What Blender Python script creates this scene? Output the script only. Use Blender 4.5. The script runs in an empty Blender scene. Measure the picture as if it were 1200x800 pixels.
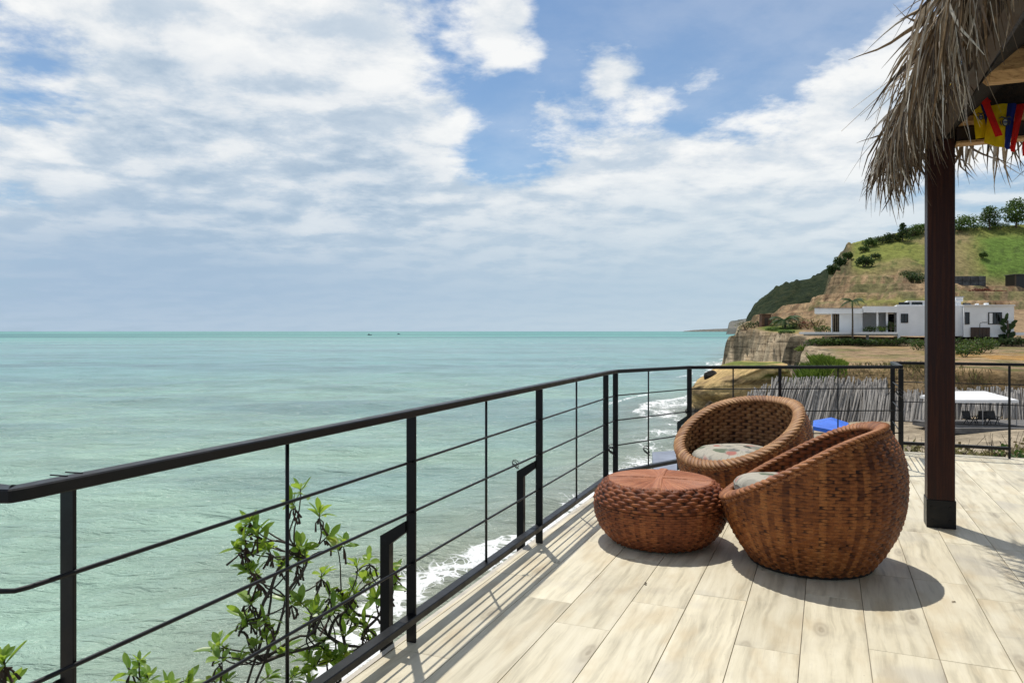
import bpy, bmesh, math, random
import numpy as np
from mathutils import Vector, Matrix, Euler
R = math.radians
C = bpy.context.scene.collection
sc = bpy.context.scene
random.seed(7)
rng = np.random.default_rng(7)
F = 867.0            # focal length in photograph pixels
CH = 1.5             # camera height above the deck

# ------------------------------------------------------------------ camera
cam_d = bpy.data.cameras.new('camera')
cam = bpy.data.objects.new('camera', cam_d)
C.objects.link(cam)
cam.location = (0, 0, CH)
cam.rotation_euler = (R(90), 0, 0)
cam_d.sensor_width = 36.0
cam_d.lens = 26.0
cam_d.shift_y = -0.0100
cam_d.clip_start = 0.05
cam_d.clip_end = 90000
sc.camera = cam

# ------------------------------------------------------------------ view, sun, sky
sc.view_settings.view_transform = 'Standard'
sc.view_settings.look = 'None'
sc.view_settings.exposure = 0.0
sc.view_settings.gamma = 1.0
sc.view_settings.use_curve_mapping = False
try:
    sc.cycles.max_bounces = 8
    sc.cycles.diffuse_bounces = 4
    sc.cycles.transparent_max_bounces = 8
    sc.cycles.sample_clamp_indirect = 6
except Exception:
    pass
SUN_EL = R(67)
sun_h = Vector((-0.22, 0.975)).normalized()          # horizontal direction to the sun
to_sun = Vector((sun_h.x * math.cos(SUN_EL), sun_h.y * math.cos(SUN_EL), math.sin(SUN_EL)))
sun_d = bpy.data.lights.new('sun', 'SUN')
sun_d.energy = 3.7
sun_d.angle = R(0.55)
sun_d.color = (1.0, 0.955, 0.88)
sun = bpy.data.objects.new('sun', sun_d)
C.objects.link(sun)
sun.rotation_euler = (-to_sun).to_track_quat('-Z', 'Y').to_euler()
sun.location = (-5, 10, 30)


class G:
    """small helper to write node graphs"""
    def __init__(self, nt):
        self.nt = nt
        nt.nodes.clear()

    def n(self, t, props=None, ins=None):
        nd = self.nt.nodes.new(t)
        for k, v in (props or {}).items():
            setattr(nd, k, v)
        for k, v in (ins or {}).items():
            self.set(nd.inputs[k], v)
        return nd

    def set(self, sock, v):
        if isinstance(v, bpy.types.NodeSocket):
            self.nt.links.new(v, sock)
        elif isinstance(v, bpy.types.Node):
            self.nt.links.new(v.outputs[0], sock)
        else:
            if sock.type == 'RGBA' and len(v) == 3:
                v = (*v, 1)
            sock.default_value = v

    def m(self, op, a, b=None, c=None, clamp=False):
        nd = self.nt.nodes.new('ShaderNodeMath')
        nd.operation = op
        nd.use_clamp = clamp
        for i, v in enumerate((a, b, c)):
            if v is not None:
                self.set(nd.inputs[i], v)
        return nd.outputs[0]

    def v(self, op, a, b=None):
        nd = self.nt.nodes.new('ShaderNodeVectorMath')
        nd.operation = op
        self.set(nd.inputs[0], a)
        if b is not None:
            if op == 'SCALE':
                self.set(nd.inputs['Scale'], b)
            else:
                self.set(nd.inputs[1], b)
        return nd.outputs['Value'] if op in ('DOT_PRODUCT', 'LENGTH') else nd.outputs[0]

    def ss(self, x, lo, hi, a=0.0, b=1.0):
        nd = self.n('ShaderNodeMapRange', {'interpolation_type': 'SMOOTHSTEP'})
        for k, v in zip(('Value', 'From Min', 'From Max', 'To Min', 'To Max'), (x, lo, hi, a, b)):
            self.set(nd.inputs[k], v)
        return nd.outputs[0]

    def mix(self, f, a, b, blend='MIX'):
        nd = self.n('ShaderNodeMix', {'data_type': 'RGBA', 'blend_type': blend})
        self.set(nd.inputs[0], f)
        self.set(nd.inputs[6], a)
        self.set(nd.inputs[7], b)
        return nd.outputs[2]

    def noise(self, vec, scale, detail=4, rough=0.55, dist=0.0, dim='3D', color=False):
        nd = self.n('ShaderNodeTexNoise', {'noise_dimensions': dim})
        self.set(nd.inputs['Vector'], vec)
        nd.inputs['Scale'].default_value = scale
        nd.inputs['Detail'].default_value = detail
        nd.inputs['Roughness'].default_value = rough
        nd.inputs['Distortion'].default_value = dist
        return nd.outputs['Color'] if color else nd.outputs[0]

    def ramp(self, f, stops):
        nd = self.n('ShaderNodeValToRGB')
        el = nd.color_ramp.elements
        while len(el) > 1:
            el.remove(el[-1])
        el[0].position, el[0].color = stops[0][0], (*stops[0][1], 1)
        for p, c in stops[1:]:
            e = el.new(p)
            e.color = (*c, 1)
        self.set(nd.inputs[0], f)
        return nd.outputs[0]

    def mapping(self, vec, scale=(1, 1, 1), loc=(0, 0, 0), rot=(0, 0, 0)):
        nd = self.n('ShaderNodeMapping')
        self.set(nd.inputs['Vector'], vec)
        nd.inputs['Location'].default_value = loc
        nd.inputs['Rotation'].default_value = rot
        nd.inputs['Scale'].default_value = scale
        return nd.outputs[0]

    def bump(self, h, strength=0.5, dist=0.01, normal=None):
        nd = self.n('ShaderNodeBump', None, {'Strength': strength, 'Distance': dist, 'Height': h})
        if normal is not None:
            self.set(nd.inputs['Normal'], normal)
        return nd.outputs[0]


def pix_dir(px, py):
    return Vector(((px - 600) / F, 1.0, -(py - 388) / F)).normalized()


def make_world():
    w = bpy.data.worlds.new('World')
    sc.world = w
    w.use_nodes = True
    g = G(w.node_tree)
    tc = g.n('ShaderNodeTexCoord')
    d = g.v('NORMALIZE', tc.outputs['Generated'])
    sky = g.n('ShaderNodeTexSky', {'sky_type': 'NISHITA', 'sun_disc': False, 'sun_elevation': SUN_EL,
                                   'sun_rotation': math.atan2(to_sun.x, to_sun.y), 'air_density': 1.0,
                                   'dust_density': 0.6, 'ozone_density': 1.6, 'altitude': 10})
    sep = g.n('ShaderNodeSeparateXYZ', None, {0: d})
    x, y, z = sep.outputs
    zc = g.m('ADD', g.m('MAXIMUM', z, 0.0), 0.16)
    comb = g.n('ShaderNodeCombineXYZ', None, {0: g.m('DIVIDE', x, zc), 1: g.m('DIVIDE', y, zc), 2: 0.0})
    p = comb.outputs[0]
    n1 = g.noise(p, 2.1, 13, 0.62, 0.12)
    pl = g.v('ADD', p, (sun_h.x * -0.14 + 0.02, sun_h.y * 0.13, 0.0))
    n1b = g.noise(pl, 2.1, 7, 0.62, 0.12)
    n2 = g.noise(g.v('ADD', p, (13.1, 4.2, 2.0)), 0.55, 5, 0.5, 0.2)
    bias = None

    def blob(px, py, rad, amt):
        dt = g.v('DOT_PRODUCT', d, tuple(pix_dir(px, py)))
        return g.m('MULTIPLY', g.ss(dt, math.cos(R(rad)), 1.0), amt)
    for b in ((565, 115, 9, -.26), (500, 50, 6, -.20), (650, 140, 8, -.20), (760, 30, 10, -.26), (690, 0, 7, -.18), (880, 40, 11, -.28), (820, 110, 6, -.10),
              (10, 30, 8, -.16), (95, 85, 5, -.12), (950, 20, 7, -.14),
              (300, 150, 26, .22), (150, 40, 10, .12), (420, 100, 9, .16), (800, 215, 16, .16), (960, 175, 13, .13), (580, 45, 4.5, .17),
              (640, 250, 20, .18), (1010, 85, 5, .16), (665, 85, 4.5, .20), (715, 60, 3.5, .15), (765, 75, 5, .21), (850, 45, 4.5, .24), (620, 10, 5, .06)):
        t = blob(*b)
        bias = t if bias is None else g.m('ADD', bias, t)
    cov = g.m('ADD', n1, bias)
    cov = g.m('ADD', cov, g.m('MULTIPLY', g.m('SUBTRACT', g.noise(p, 6.5, 10, 0.66, 0.2), 0.5), 0.20))
    mask = g.ss(cov, 0.41, 0.62)
    wisp = g.m('MULTIPLY', g.ss(g.m('ADD', n2, g.m('MULTIPLY', n1, 0.6)), 0.66, 1.05), 0.22)
    mask = g.m('MAXIMUM', mask, wisp)
    # cloud shading: bright tufts toward the sun, blue-grey bellies where the cover is thick
    rel = g.ss(g.m('SUBTRACT', n1, n1b), -0.13, 0.13)
    thick = g.ss(cov, 0.55, 1.0)
    grey = g.m('ADD', blob(330, 215, 15, .50), blob(140, 225, 14, .45))
    grey = g.m('ADD', grey, blob(640, 210, 14, .15))
    n3 = g.noise(p, 4.2, 9, 0.62, 0.3)
    rel = g.m('ADD', g.m('MULTIPLY', rel, 0.62), g.m('MULTIPLY', g.ss(n3, 0.30, 0.70), 0.42))
    lit = g.m('SUBTRACT', g.m('ADD', g.m('MULTIPLY', rel, 0.85), 0.36), g.m('ADD', g.m('MULTIPLY', thick, 0.16), g.m('MULTIPLY', grey, g.ss(n2, .32, .62))), None, True)
    cl = g.ramp(lit, [(0.0, (4.3, 5.4, 6.6)), (0.35, (6.2, 7.0, 7.8)), (0.65, (8.3, 8.6, 8.8)), (1.0, (9.9, 9.9, 9.7))])
    skc = g.mix(1.0, sky, (0.86, 1.00, 1.08), 'MULTIPLY')
    col = g.mix(g.m('MULTIPLY', mask, 0.93), skc, cl)
    # pale blue-grey veil toward the horizon
    veil_n = g.noise(g.mapping(d, (2.2, 2.2, 11)), 1.6, 4, 0.5)
    zz = g.m('ADD', z, g.m('MULTIPLY', g.m('SUBTRACT', veil_n, 0.5), 0.10))
    veil = g.ss(zz, 0.23, 0.05)
    vc = g.mix(g.ss(x, -0.55, 0.45), (3.75, 5.1, 6.7), (4.75, 6.1, 7.2))
    vc = g.mix(g.ss(z, 0.0, 0.05), g.mix(1.0, vc, (1.10, 1.06, 1.02), 'MULTIPLY'), vc)
    col = g.mix(g.m('MULTIPLY', veil, 0.92), col, vc)
    bg = g.n('ShaderNodeBackground', None, {'Color': col, 'Strength': 0.1})
    g.n('ShaderNodeOutputWorld', None, {'Surface': bg})


make_world()


# ------------------------------------------------------------------ helpers
def at(px, py, Y):
    """the point at depth Y seen at photograph pixel px, py"""
    return Vector(((px - 600) / F * Y, Y, CH - (py - 388) / F * Y))


def tag(o, label=None, cat=None, group=None, kind=None):
    if label: o['label'] = label
    if cat: o['category'] = cat
    if group: o['group'] = group
    if kind: o['kind'] = kind
    return o


def empty(name, loc=(0, 0, 0), rz=0):
    o = bpy.data.objects.new(name, None)
    o.empty_display_size = 0.2
    C.objects.link(o)
    o.location = loc
    o.rotation_euler = (0, 0, rz)
    return o


def wloc(o):
    v = Vector((0, 0, 0))
    while o is not None:
        v += o.location
        o = o.parent
    return v


def link(name, me, parent=None, mw=None):
    o = bpy.data.objects.new(name, me)
    C.objects.link(o)
    if parent is not None:
        o.parent = parent
    if mw is not None:
        o.matrix_basis = mw
    return o


class MB:
    def __init__(self):
        self.v, self.f, self.uv = [], [], None

    def add(self, vs, fs):
        b = len(self.v)
        self.v += [tuple(p) for p in vs]
        self.f += [tuple(i + b for i in q) for q in fs]
        return self

    def box(self, c, s, rz=0.0, taper=1.0):
        c = Vector(c)
        hx, hy, hz = s[0] / 2, s[1] / 2, s[2] / 2
        ca, sa = math.cos(rz), math.sin(rz)
        vs = []
        for k in (-1, 1):
            t = taper if k > 0 else 1
            for i, j in ((-1, -1), (1, -1), (1, 1), (-1, 1)):
                xx, yy = i * hx * t, j * hy * t
                vs.append((c.x + xx * ca - yy * sa, c.y + xx * sa + yy * ca, c.z + k * hz))
        return self.add(vs, [(3, 2, 1, 0), (4, 5, 6, 7), (0, 1, 5, 4), (1, 2, 6, 5), (2, 3, 7, 6), (3, 0, 4, 7)])

    def bx(self, x0, x1, y0, y1, z0, z1):
        return self.box(((x0 + x1) / 2, (y0 + y1) / 2, (z0 + z1) / 2), (x1 - x0, y1 - y0, z1 - z0))

    def bar(self, p0, p1, w, h):
        """a bar of section w (sideways) by h (up) from p0 to p1"""
        p0, p1 = Vector(p0), Vector(p1)
        t = (p1 - p0).normalized()
        up = Vector((0, 0, 1)) if abs(t.z) < 0.95 else Vector((0, 1, 0))
        s = t.cross(up).normalized()
        u = s.cross(t).normalized()
        vs = []
        for p in (p0, p1):
            for i, j in ((-1, -1), (1, -1), (1, 1), (-1, 1)):
                vs.append(p + s * (i * w / 2) + u * (j * h / 2))
        return self.add(vs, [(3, 2, 1, 0), (4, 5, 6, 7), (0, 1, 5, 4), (1, 2, 6, 5), (2, 3, 7, 6), (3, 0, 4, 7)])

    def tube(self, path, rad, sides=6, cap=True):
        path = [Vector(p) for p in path]
        if not hasattr(rad, '__len__'):
            rad = [rad] * len(path)
        vs, fs = [], []
        prev = None
        for i, p in enumerate(path):
            t = (path[min(i + 1, len(path) - 1)] - path[max(i - 1, 0)])
            t = t.normalized() if t.length > 1e-9 else Vector((0, 0, 1))
            if prev is None:
                a = Vector((0, 0, 1)) if abs(t.z) < .9 else Vector((1, 0, 0))
                s = t.cross(a).normalized()
            else:
                s = (prev - t * prev.dot(t)).normalized()
            prev = s
            u = t.cross(s)
            for k in range(sides):
                an = 2 * math.pi * k / sides
                vs.append(p + (s * math.cos(an) + u * math.sin(an)) * rad[i])
        n = len(path)
        for i in range(n - 1):
            for k in range(sides):
                k2 = (k + 1) % sides
                fs.append((i * sides + k, i * sides + k2, (i + 1) * sides + k2, (i + 1) * sides + k))
        if cap:
            fs.append(tuple(range(sides))[::-1])
            fs.append(tuple((n - 1) * sides + k for k in range(sides)))
        return self.add(vs, fs)

    def prism(self, poly, z0, z1):
        n = len(poly)
        vs = [(p[0], p[1], z0) for p in poly] + [(p[0], p[1], z1) for p in poly]
        fs = [tuple(range(n))[::-1], tuple(range(n, 2 * n))]
        for i in range(n):
            j = (i + 1) % n
            fs.append((i, j, n + j, n + i))
        return self.add(vs, fs)

    def mesh(self, name, mat, off=Vector((0, 0, 0)), smooth=False):
        me = bpy.data.meshes.new(name)
        me.from_pydata([(a[0] - off[0], a[1] - off[1], a[2] - off[2]) for a in self.v], [], self.f)
        if mat is not None:
            for m_ in (mat if isinstance(mat, (list, tuple)) else [mat]):
                me.materials.append(m_)
        if smooth:
            me.polygons.foreach_set('use_smooth', [True] * len(me.polygons))
        me.update()
        return me

    def build(self, name, mat, parent=None, smooth=False, bevel=0.0, off=None):
        if off is None:
            off = wloc(parent) if parent is not None else Vector((0, 0, 0))
        o = link(name, self.mesh(name, mat, off, smooth), parent)
        if bevel > 0:
            bm = bmesh.new()
            bm.from_mesh(o.data)
            bmesh.ops.bevel(bm, geom=bm.edges[:], offset=bevel, segments=1, affect='EDGES', profile=0.5)
            bm.to_mesh(o.data)
            bm.free()
        return o


def grid_mesh(name, P, mat, closed_u=False, smooth=True, attrs=None, uv=None, flip=False):
    """P: (nv, nu, 3) array of points; rows are v"""
    nv, nu = P.shape[:2]
    idx = np.arange(nv * nu).reshape(nv, nu)
    a = idx[:-1, :]
    b = idx[1:, :]
    if closed_u:
        q = np.stack([a, np.roll(a, -1, 1), np.roll(b, -1, 1), b], -1).reshape(-1, 4)
    else:
        q = np.stack([a[:, :-1], a[:, 1:], b[:, 1:], b[:, :-1]], -1).reshape(-1, 4)
    if flip:
        q = q[:, ::-1]
    me = bpy.data.meshes.new(name)
    me.vertices.add(nv * nu)
    me.vertices.foreach_set('co', P.reshape(-1).astype(np.float32))
    me.loops.add(q.size)
    me.loops.foreach_set('vertex_index', q.reshape(-1).astype(np.int32))
    me.polygons.add(len(q))
    me.polygons.foreach_set('loop_start', np.arange(0, q.size, 4, dtype=np.int32))
    me.polygons.foreach_set('loop_total', np.full(len(q), 4, dtype=np.int32))
    me.update(calc_edges=True)
    if smooth:
        me.polygons.foreach_set('use_smooth', np.ones(len(q), dtype=bool))
    for k, arr in (attrs or {}).items():
        if arr.ndim == 3:
            at_ = me.attributes.new(k, 'FLOAT_COLOR', 'POINT')
            c4 = np.concatenate([arr.reshape(-1, 3), np.ones((nv * nu, 1))], 1)
            at_.data.foreach_set('color', c4.reshape(-1).astype(np.float32))
        else:
            at_ = me.attributes.new(k, 'FLOAT', 'POINT')
            at_.data.foreach_set('value', arr.reshape(-1).astype(np.float32))
    if mat is not None:
        me.materials.append(mat)
    me.validate()
    return me


# numpy value noise ---------------------------------------------------------
_perm = np.random.default_rng(3).random((256, 256))


def vnoise(x, y):
    xi, yi = np.floor(x).astype(int), np.floor(y).astype(int)
    fx, fy = x - xi, y - yi
    fx = fx * fx * (3 - 2 * fx)
    fy = fy * fy * (3 - 2 * fy)
    a = _perm[xi & 255, yi & 255]
    b = _perm[(xi + 1) & 255, yi & 255]
    c = _perm[xi & 255, (yi + 1) & 255]
    d = _perm[(xi + 1) & 255, (yi + 1) & 255]
    return (a * (1 - fx) + b * fx) * (1 - fy) + (c * (1 - fx) + d * fx) * fy - 0.5


def fbm(x, y, o=4, g=0.5):
    s, a = 0, 1.0
    for i in range(o):
        s = s + a * vnoise(x * 2 ** i + 17.3 * i, y * 2 ** i + 9.1 * i)
        a *= g
    return s


def sstep(x, a, b):
    t = np.clip((x - a) / (b - a), 0, 1)
    return t * t * (3 - 2 * t)


def poly_sd(X, Y, pts):
    """signed distance to an open polyline; positive on the right of its direction"""
    best = np.full(X.shape, 1e9)
    sgn = np.ones(X.shape)
    for (x0, y0), (x1, y1) in zip(pts[:-1], pts[1:]):
        dx, dy = x1 - x0, y1 - y0
        L = dx * dx + dy * dy
        t = np.clip(((X - x0) * dx + (Y - y0) * dy) / L, 0, 1)
        ex, ey = X - (x0 + t * dx), Y - (y0 + t * dy)
        dd = np.sqrt(ex * ex + ey * ey)
        s = np.where(dx * (Y - y0) - dy * (X - x0) < 0, 1.0, -1.0)
        m = dd < best
        best = np.where(m, dd, best)
        sgn = np.where(m, s, sgn)
    return best * sgn


# ------------------------------------------------------------------ materials
MATS = {}


def material(name, fn):
    m = bpy.data.materials.new(name)
    m.use_nodes = True
    g = G(m.node_tree)
    out = g.n('ShaderNodeOutputMaterial')
    sh = fn(g)
    if isinstance(sh, tuple):
        g.set(out.inputs['Surface'], sh[0])
        if sh[1] is not None:
            g.set(out.inputs['Volume'], sh[1])
    else:
        g.set(out.inputs['Surface'], sh)
    MATS[name] = m
    return m


def pbr(g, col, rough=0.6, normal=None, metal=0.0, spec=0.5, **kw):
    ins = {'Base Color': col, 'Roughness': rough, 'Metallic': metal, 'Specular IOR Level': spec}
    if normal is not None:
        ins['Normal'] = normal
    ins.update(kw)
    return g.n('ShaderNodeBsdfPrincipled', None, ins)


def objco(g):
    return g.n('ShaderNodeTexCoord').outputs['Object']


def orand(g):
    return g.n('ShaderNodeObjectInfo').outputs['Random']


def m_simple(name, col, rough=0.6, nscale=8, var=0.25, bump=0.15, bdist=0.004, metal=0.0, spec=0.5, rnd=0.0):
    def fn(g):
        co = objco(g)
        n = g.noise(co, nscale, 5, 0.6)
        f = g.ss(n, 0.3, 0.7, 1 - var, 1 + var)
        if rnd:
            f = g.m('MULTIPLY', f, g.m('ADD', 1 - rnd / 2, g.m('MULTIPLY', orand(g), rnd)))
        c = g.v('SCALE', col, f)
        return pbr(g, c, g.ss(n, 0.3, 0.7, rough * 0.88, min(1, rough * 1.12)), g.bump(g.noise(co, nscale * 6, 4), bump, bdist), metal, spec)
    return material(name, fn)


def f_tile(g):
    co = objco(g)
    r = orand(g)
    off = g.n('ShaderNodeCombineXYZ', None, {0: g.m('MULTIPLY', r, 37.0), 1: g.m('MULTIPLY', r, 91.0), 2: g.m('MULTIPLY', r, 13.0)}).outputs[0]
    p = g.v('ADD', co, off)
    warp = g.noise(p, 2.2, 3, 0.5, color=True)
    pw = g.v('ADD', p, g.v('SCALE', g.v('SUBTRACT', warp, (0.5, 0.5, 0.5)), 0.065))
    grain = g.noise(g.mapping(pw, (0.75, 9, 4)), 2.0, 8, 0.60, 0.35)
    fine = g.noise(g.mapping(p, (3.0, 75, 8)), 2.0, 6, 0.7)
    cloud = g.noise(g.mapping(p, (1.0, 2.6, 1)), 2.3, 4, 0.5)
    c = g.ramp(grain, [(0.22, (0.30, 0.26, 0.18)), (0.37, (0.52, 0.465, 0.335)), (0.50, (0.665, 0.60, 0.44)), (0.72, (0.75, 0.69, 0.53))])
    c = g.mix(g.m('MULTIPLY', g.ss(cloud, 0.50, 0.72), 0.5), c, (0.53, 0.415, 0.245))
    c = g.mix(g.m('MULTIPLY', g.ss(g.noise(p, 1.6, 3, 0.5), 0.56, 0.74), 0.55), c, (0.43, 0.40, 0.345))
    # sparse knots
    vo = g.n('ShaderNodeTexVoronoi', {'voronoi_dimensions': '2D'}, {'Vector': g.mapping(pw, (1.5, 4.5, 1)), 'Scale': 1.0})
    on = g.ss(g.n('ShaderNodeSeparateColor', None, {0: vo.outputs['Color']}).outputs[1], 0.80, 0.84)
    vd = g.m('ADD', vo.outputs['Distance'], g.m('MULTIPLY', g.m('SUBTRACT', g.noise(p, 9, 4, 0.6), 0.5), 0.09))
    kn = g.m('MULTIPLY', g.ss(vd, 0.26, 0.03), on)
    ring = g.m('MULTIPLY', kn, g.m('ADD', 0.72, g.m('MULTIPLY', g.m('SINE', g.m('MULTIPLY', vd, 60)), 0.2)))
    c = g.mix(g.m('MULTIPLY', ring, 0.7), c, (0.235, 0.19, 0.13))
    c = g.mix(g.m('MULTIPLY', g.ss(fine, 0.52, 0.74), 0.24), c, (0.30, 0.26, 0.20))
    spk = g.noise(p, 38, 3, 0.6)
    c = g.mix(g.m('MULTIPLY', g.ss(spk, 0.70, 0.78), 0.5), c, (0.20, 0.17, 0.12))
    v = g.m('ADD', 0.90, g.m('MULTIPLY', g.m('FRACT', g.m('MULTIPLY', r, 7.31)), 0.17))
    c = g.v('SCALE', c, v)
    wp = g.n('ShaderNodeNewGeometry').outputs['Position']
    dirt = g.m('MULTIPLY', g.ss(g.noise(wp, 1.3, 9, 0.70), 0.50, 0.72), 0.34)
    c = g.mix(dirt, c, (0.30, 0.265, 0.21))
    rough = g.ss(g.noise(wp, 3.0, 5, 0.6), 0.3, 0.7, 0.42, 0.62)
    return pbr(g, c, rough, g.bump(grain, 0.12, 0.004), 0, 0.45)


M_tile = material('tile', f_tile)
M_grout = m_simple('grout', (0.27, 0.235, 0.185), 0.9, 9, 0.3)
M_kerb = m_simple('kerb_stone', (0.50, 0.46, 0.39), 0.7, 6, 0.2)
M_conc = m_simple('concrete', (0.36, 0.35, 0.33), 0.85, 3, 0.3, 0.3)
M_slab = m_simple('blue_grey_slab', (0.20, 0.225, 0.28), 0.55, 4, 0.2, 0.1)  # even blue-grey tone of the lower roof slab


def f_black(g):
    co = objco(g)
    n = g.noise(co, 14, 5, 0.6)
    c = g.mix(g.ss(n, 0.55, 0.8), (0.0035, 0.0035, 0.0045), (0.012, 0.012, 0.013))
    rust = g.ss(g.noise(co, 5.0, 8, 0.7), 0.70, 0.78)
    c = g.mix(g.m('MULTIPLY', rust, 0.6), c, (0.085, 0.035, 0.014))
    return pbr(g, c, g.ss(n, 0.3, 0.75, 0.32, 0.52), g.bump(g.noise(co, 60, 3), 0.05, 0.002), 0.0, 0.3)


M_black = material('black_paint', f_black)


def f_wicker(g, base=(0.245, 0.080, 0.022), hi=(0.43, 0.175, 0.052), lo=(0.060, 0.015, 0.005)):
    a = g.n('ShaderNodeAttribute', {'attribute_name': 'cell'}).outputs['Fac']      # one value per strand crossing
    s = g.n('ShaderNodeAttribute', {'attribute_name': 'stake'}).outputs['Fac']      # one value per column
    h = g.n('ShaderNodeAttribute', {'attribute_name': 'hgt'}).outputs['Fac']
    co = objco(g)
    n = g.noise(co, 5.0, 5, 0.6)
    f = g.m('ADD', g.m('ADD', 0.05, g.m('MULTIPLY', a, 0.20)), g.m('ADD', g.m('MULTIPLY', s, 0.30), g.m('MULTIPLY', g.ss(n, .3, .7), 0.32)))
    c = g.ramp(f, [(0.10, lo), (0.5, base), (0.95, hi)])
    fib = g.noise(co, 140, 3, 0.6)
    c = g.v('SCALE', c, g.ss(fib, 0.25, 0.75, 0.75, 1.25))
    # shade in the gaps between strands, painted into the colour where height is low
    c = g.mix(g.ss(h, 0.44, 0.06), c, (0.030, 0.010, 0.005))
    return pbr(g, c, g.ss(fib, 0.3, 0.7, 0.46, 0.68), g.bump(fib, 0.3, 0.003), 0, 0.24)


M_wick = material('wicker', f_wicker)
M_wick_in = material('wicker_inner', lambda g: f_wicker(g, (0.30, 0.145, 0.06), (0.47, 0.27, 0.125), (0.13, 0.05, 0.02)))
M_wick_rim = material('wicker_rim', lambda g: f_wicker(g, (0.40, 0.205, 0.088), (0.56, 0.33, 0.15), (0.20, 0.08, 0.032)))
M_wick_rim2 = material('wicker_rim_red', lambda g: f_wicker(g, (0.34, 0.135, 0.052), (0.48, 0.22, 0.09), (0.15, 0.05, 0.02)))
M_wick_red = material('wicker_red', lambda g: f_wicker(g, (0.22, 0.064, 0.022), (0.40, 0.145, 0.050), (0.07, 0.017, 0.007)))
M_wick_top = material('wicker_top', lambda g: f_wicker(g, (0.40, 0.155, 0.075), (0.52, 0.235, 0.12), (0.24, 0.08, 0.036)))
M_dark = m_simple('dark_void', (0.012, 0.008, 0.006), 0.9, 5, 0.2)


def f_cushion(g):
    co = objco(g)
    w = g.noise(co, 4.5, 3, 0.5, color=True)
    p = g.v('ADD', co, g.v('SCALE', w, 0.25))
    vo = g.n('ShaderNodeTexVoronoi', {'feature': 'SMOOTH_F1'}, {'Vector': p, 'Scale': 7.5, 'Smoothness': 0.25})
    cell = g.n('ShaderNodeTexVoronoi', None, {'Vector': p, 'Scale': 7.5})
    k = g.n('ShaderNodeSeparateColor', None, {0: cell.outputs['Color']}).outputs[0]
    c = g.ramp(k, [(0.0, (0.42, 0.385, 0.31)), (0.20, (0.12, 0.13, 0.12)), (0.38, (0.46, 0.43, 0.36)), (0.52, (0.36, 0.07, 0.055)), (0.64, (0.42, 0.42, 0.38)), (0.76, (0.03, 0.034, 0.034)), (0.90, (0.16, 0.20, 0.13))])
    c = g.mix(g.ss(vo.outputs['Distance'], 0.30, 0.50), c, (0.42, 0.39, 0.32))
    vein = g.noise(g.mapping(p, (3, 20, 3)), 3, 3)
    c = g.mix(g.m('MULTIPLY', g.ss(vein, 0.56, 0.66), 0.5), c, (0.12, 0.125, 0.12))
    wv = g.noise(co, 260, 2)
    return pbr(g, c, 0.85, g.bump(wv, 0.15, 0.002), 0, 0.25)


M_cush = material('cushion_fabric', f_cushion)
M_cushside = m_simple('cushion_side', (0.23, 0.225, 0.19), 0.85, 30, 0.3)


def f_post(g):
    co = objco(g)
    gr = g.noise(g.mapping(co, (30, 30, 1.2)), 1.6, 6, 0.6, 0.3)
    c = g.ramp(gr, [(0.25, (0.014, 0.003, 0.0014)), (0.5, (0.034, 0.008, 0.0036)), (0.75, (0.074, 0.022, 0.008))])
    return pbr(g, c, g.ss(gr, .3, .7, 0.4, 0.55), g.bump(gr, 0.3, 0.004), 0, 0.28)


M_post = material('varnished_wood', f_post)


def f_tan(g):
    co = objco(g)
    gr = g.noise(g.mapping(co, (1.5, 25, 25)), 2.2, 7, 0.65, 0.5)
    c = g.ramp(gr, [(0.28, (0.22, 0.115, 0.045)), (0.5, (0.50, 0.30, 0.13)), (0.72, (0.66, 0.43, 0.21))])
    return pbr(g, c, 0.6, g.bump(gr, 0.7, 0.01), 0, 0.3)


M_tan = material('pale_beam', f_tan)
M_darkbeam = m_simple('dark_beam', (0.035, 0.018, 0.010), 0.6, 9, 0.4)


def f_thatch(g):
    co = objco(g)
    r = orand(g)
    a = g.n('ShaderNodeAttribute', {'attribute_name': 'tone'}).outputs['Fac']
    k = g.m('FRACT', g.m('ADD', r, a))
    c = g.ramp(k, [(0.0, (0.030, 0.017, 0.009)), (0.42, (0.120, 0.073, 0.039)), (0.70, (0.255, 0.178, 0.110)), (0.86, (0.50, 0.42, 0.33)), (1.0, (0.80, 0.74, 0.65))])
    st = g.noise(g.mapping(co, (60, 60, 2)), 1.5, 4, 0.6)
    c = g.v('SCALE', c, g.ss(st, 0.3, 0.7, 0.62, 1.25))
    p = pbr(g, c, 0.62, g.bump(st, 0.4, 0.004), 0, 0.4)
    t = g.n('ShaderNodeBsdfTranslucent', None, {'Color': g.mix(0.5, c, (0.35, 0.24, 0.12))})
    return g.n('ShaderNodeMixShader', None, {0: 0.14, 1: p, 2: t})


M_thatch = material('dry_palm', f_thatch)
M_thatch_core = m_simple('thatch_core', (0.028, 0.019, 0.012), 0.95, 22, 0.7, 1.0, 0.06)


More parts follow.
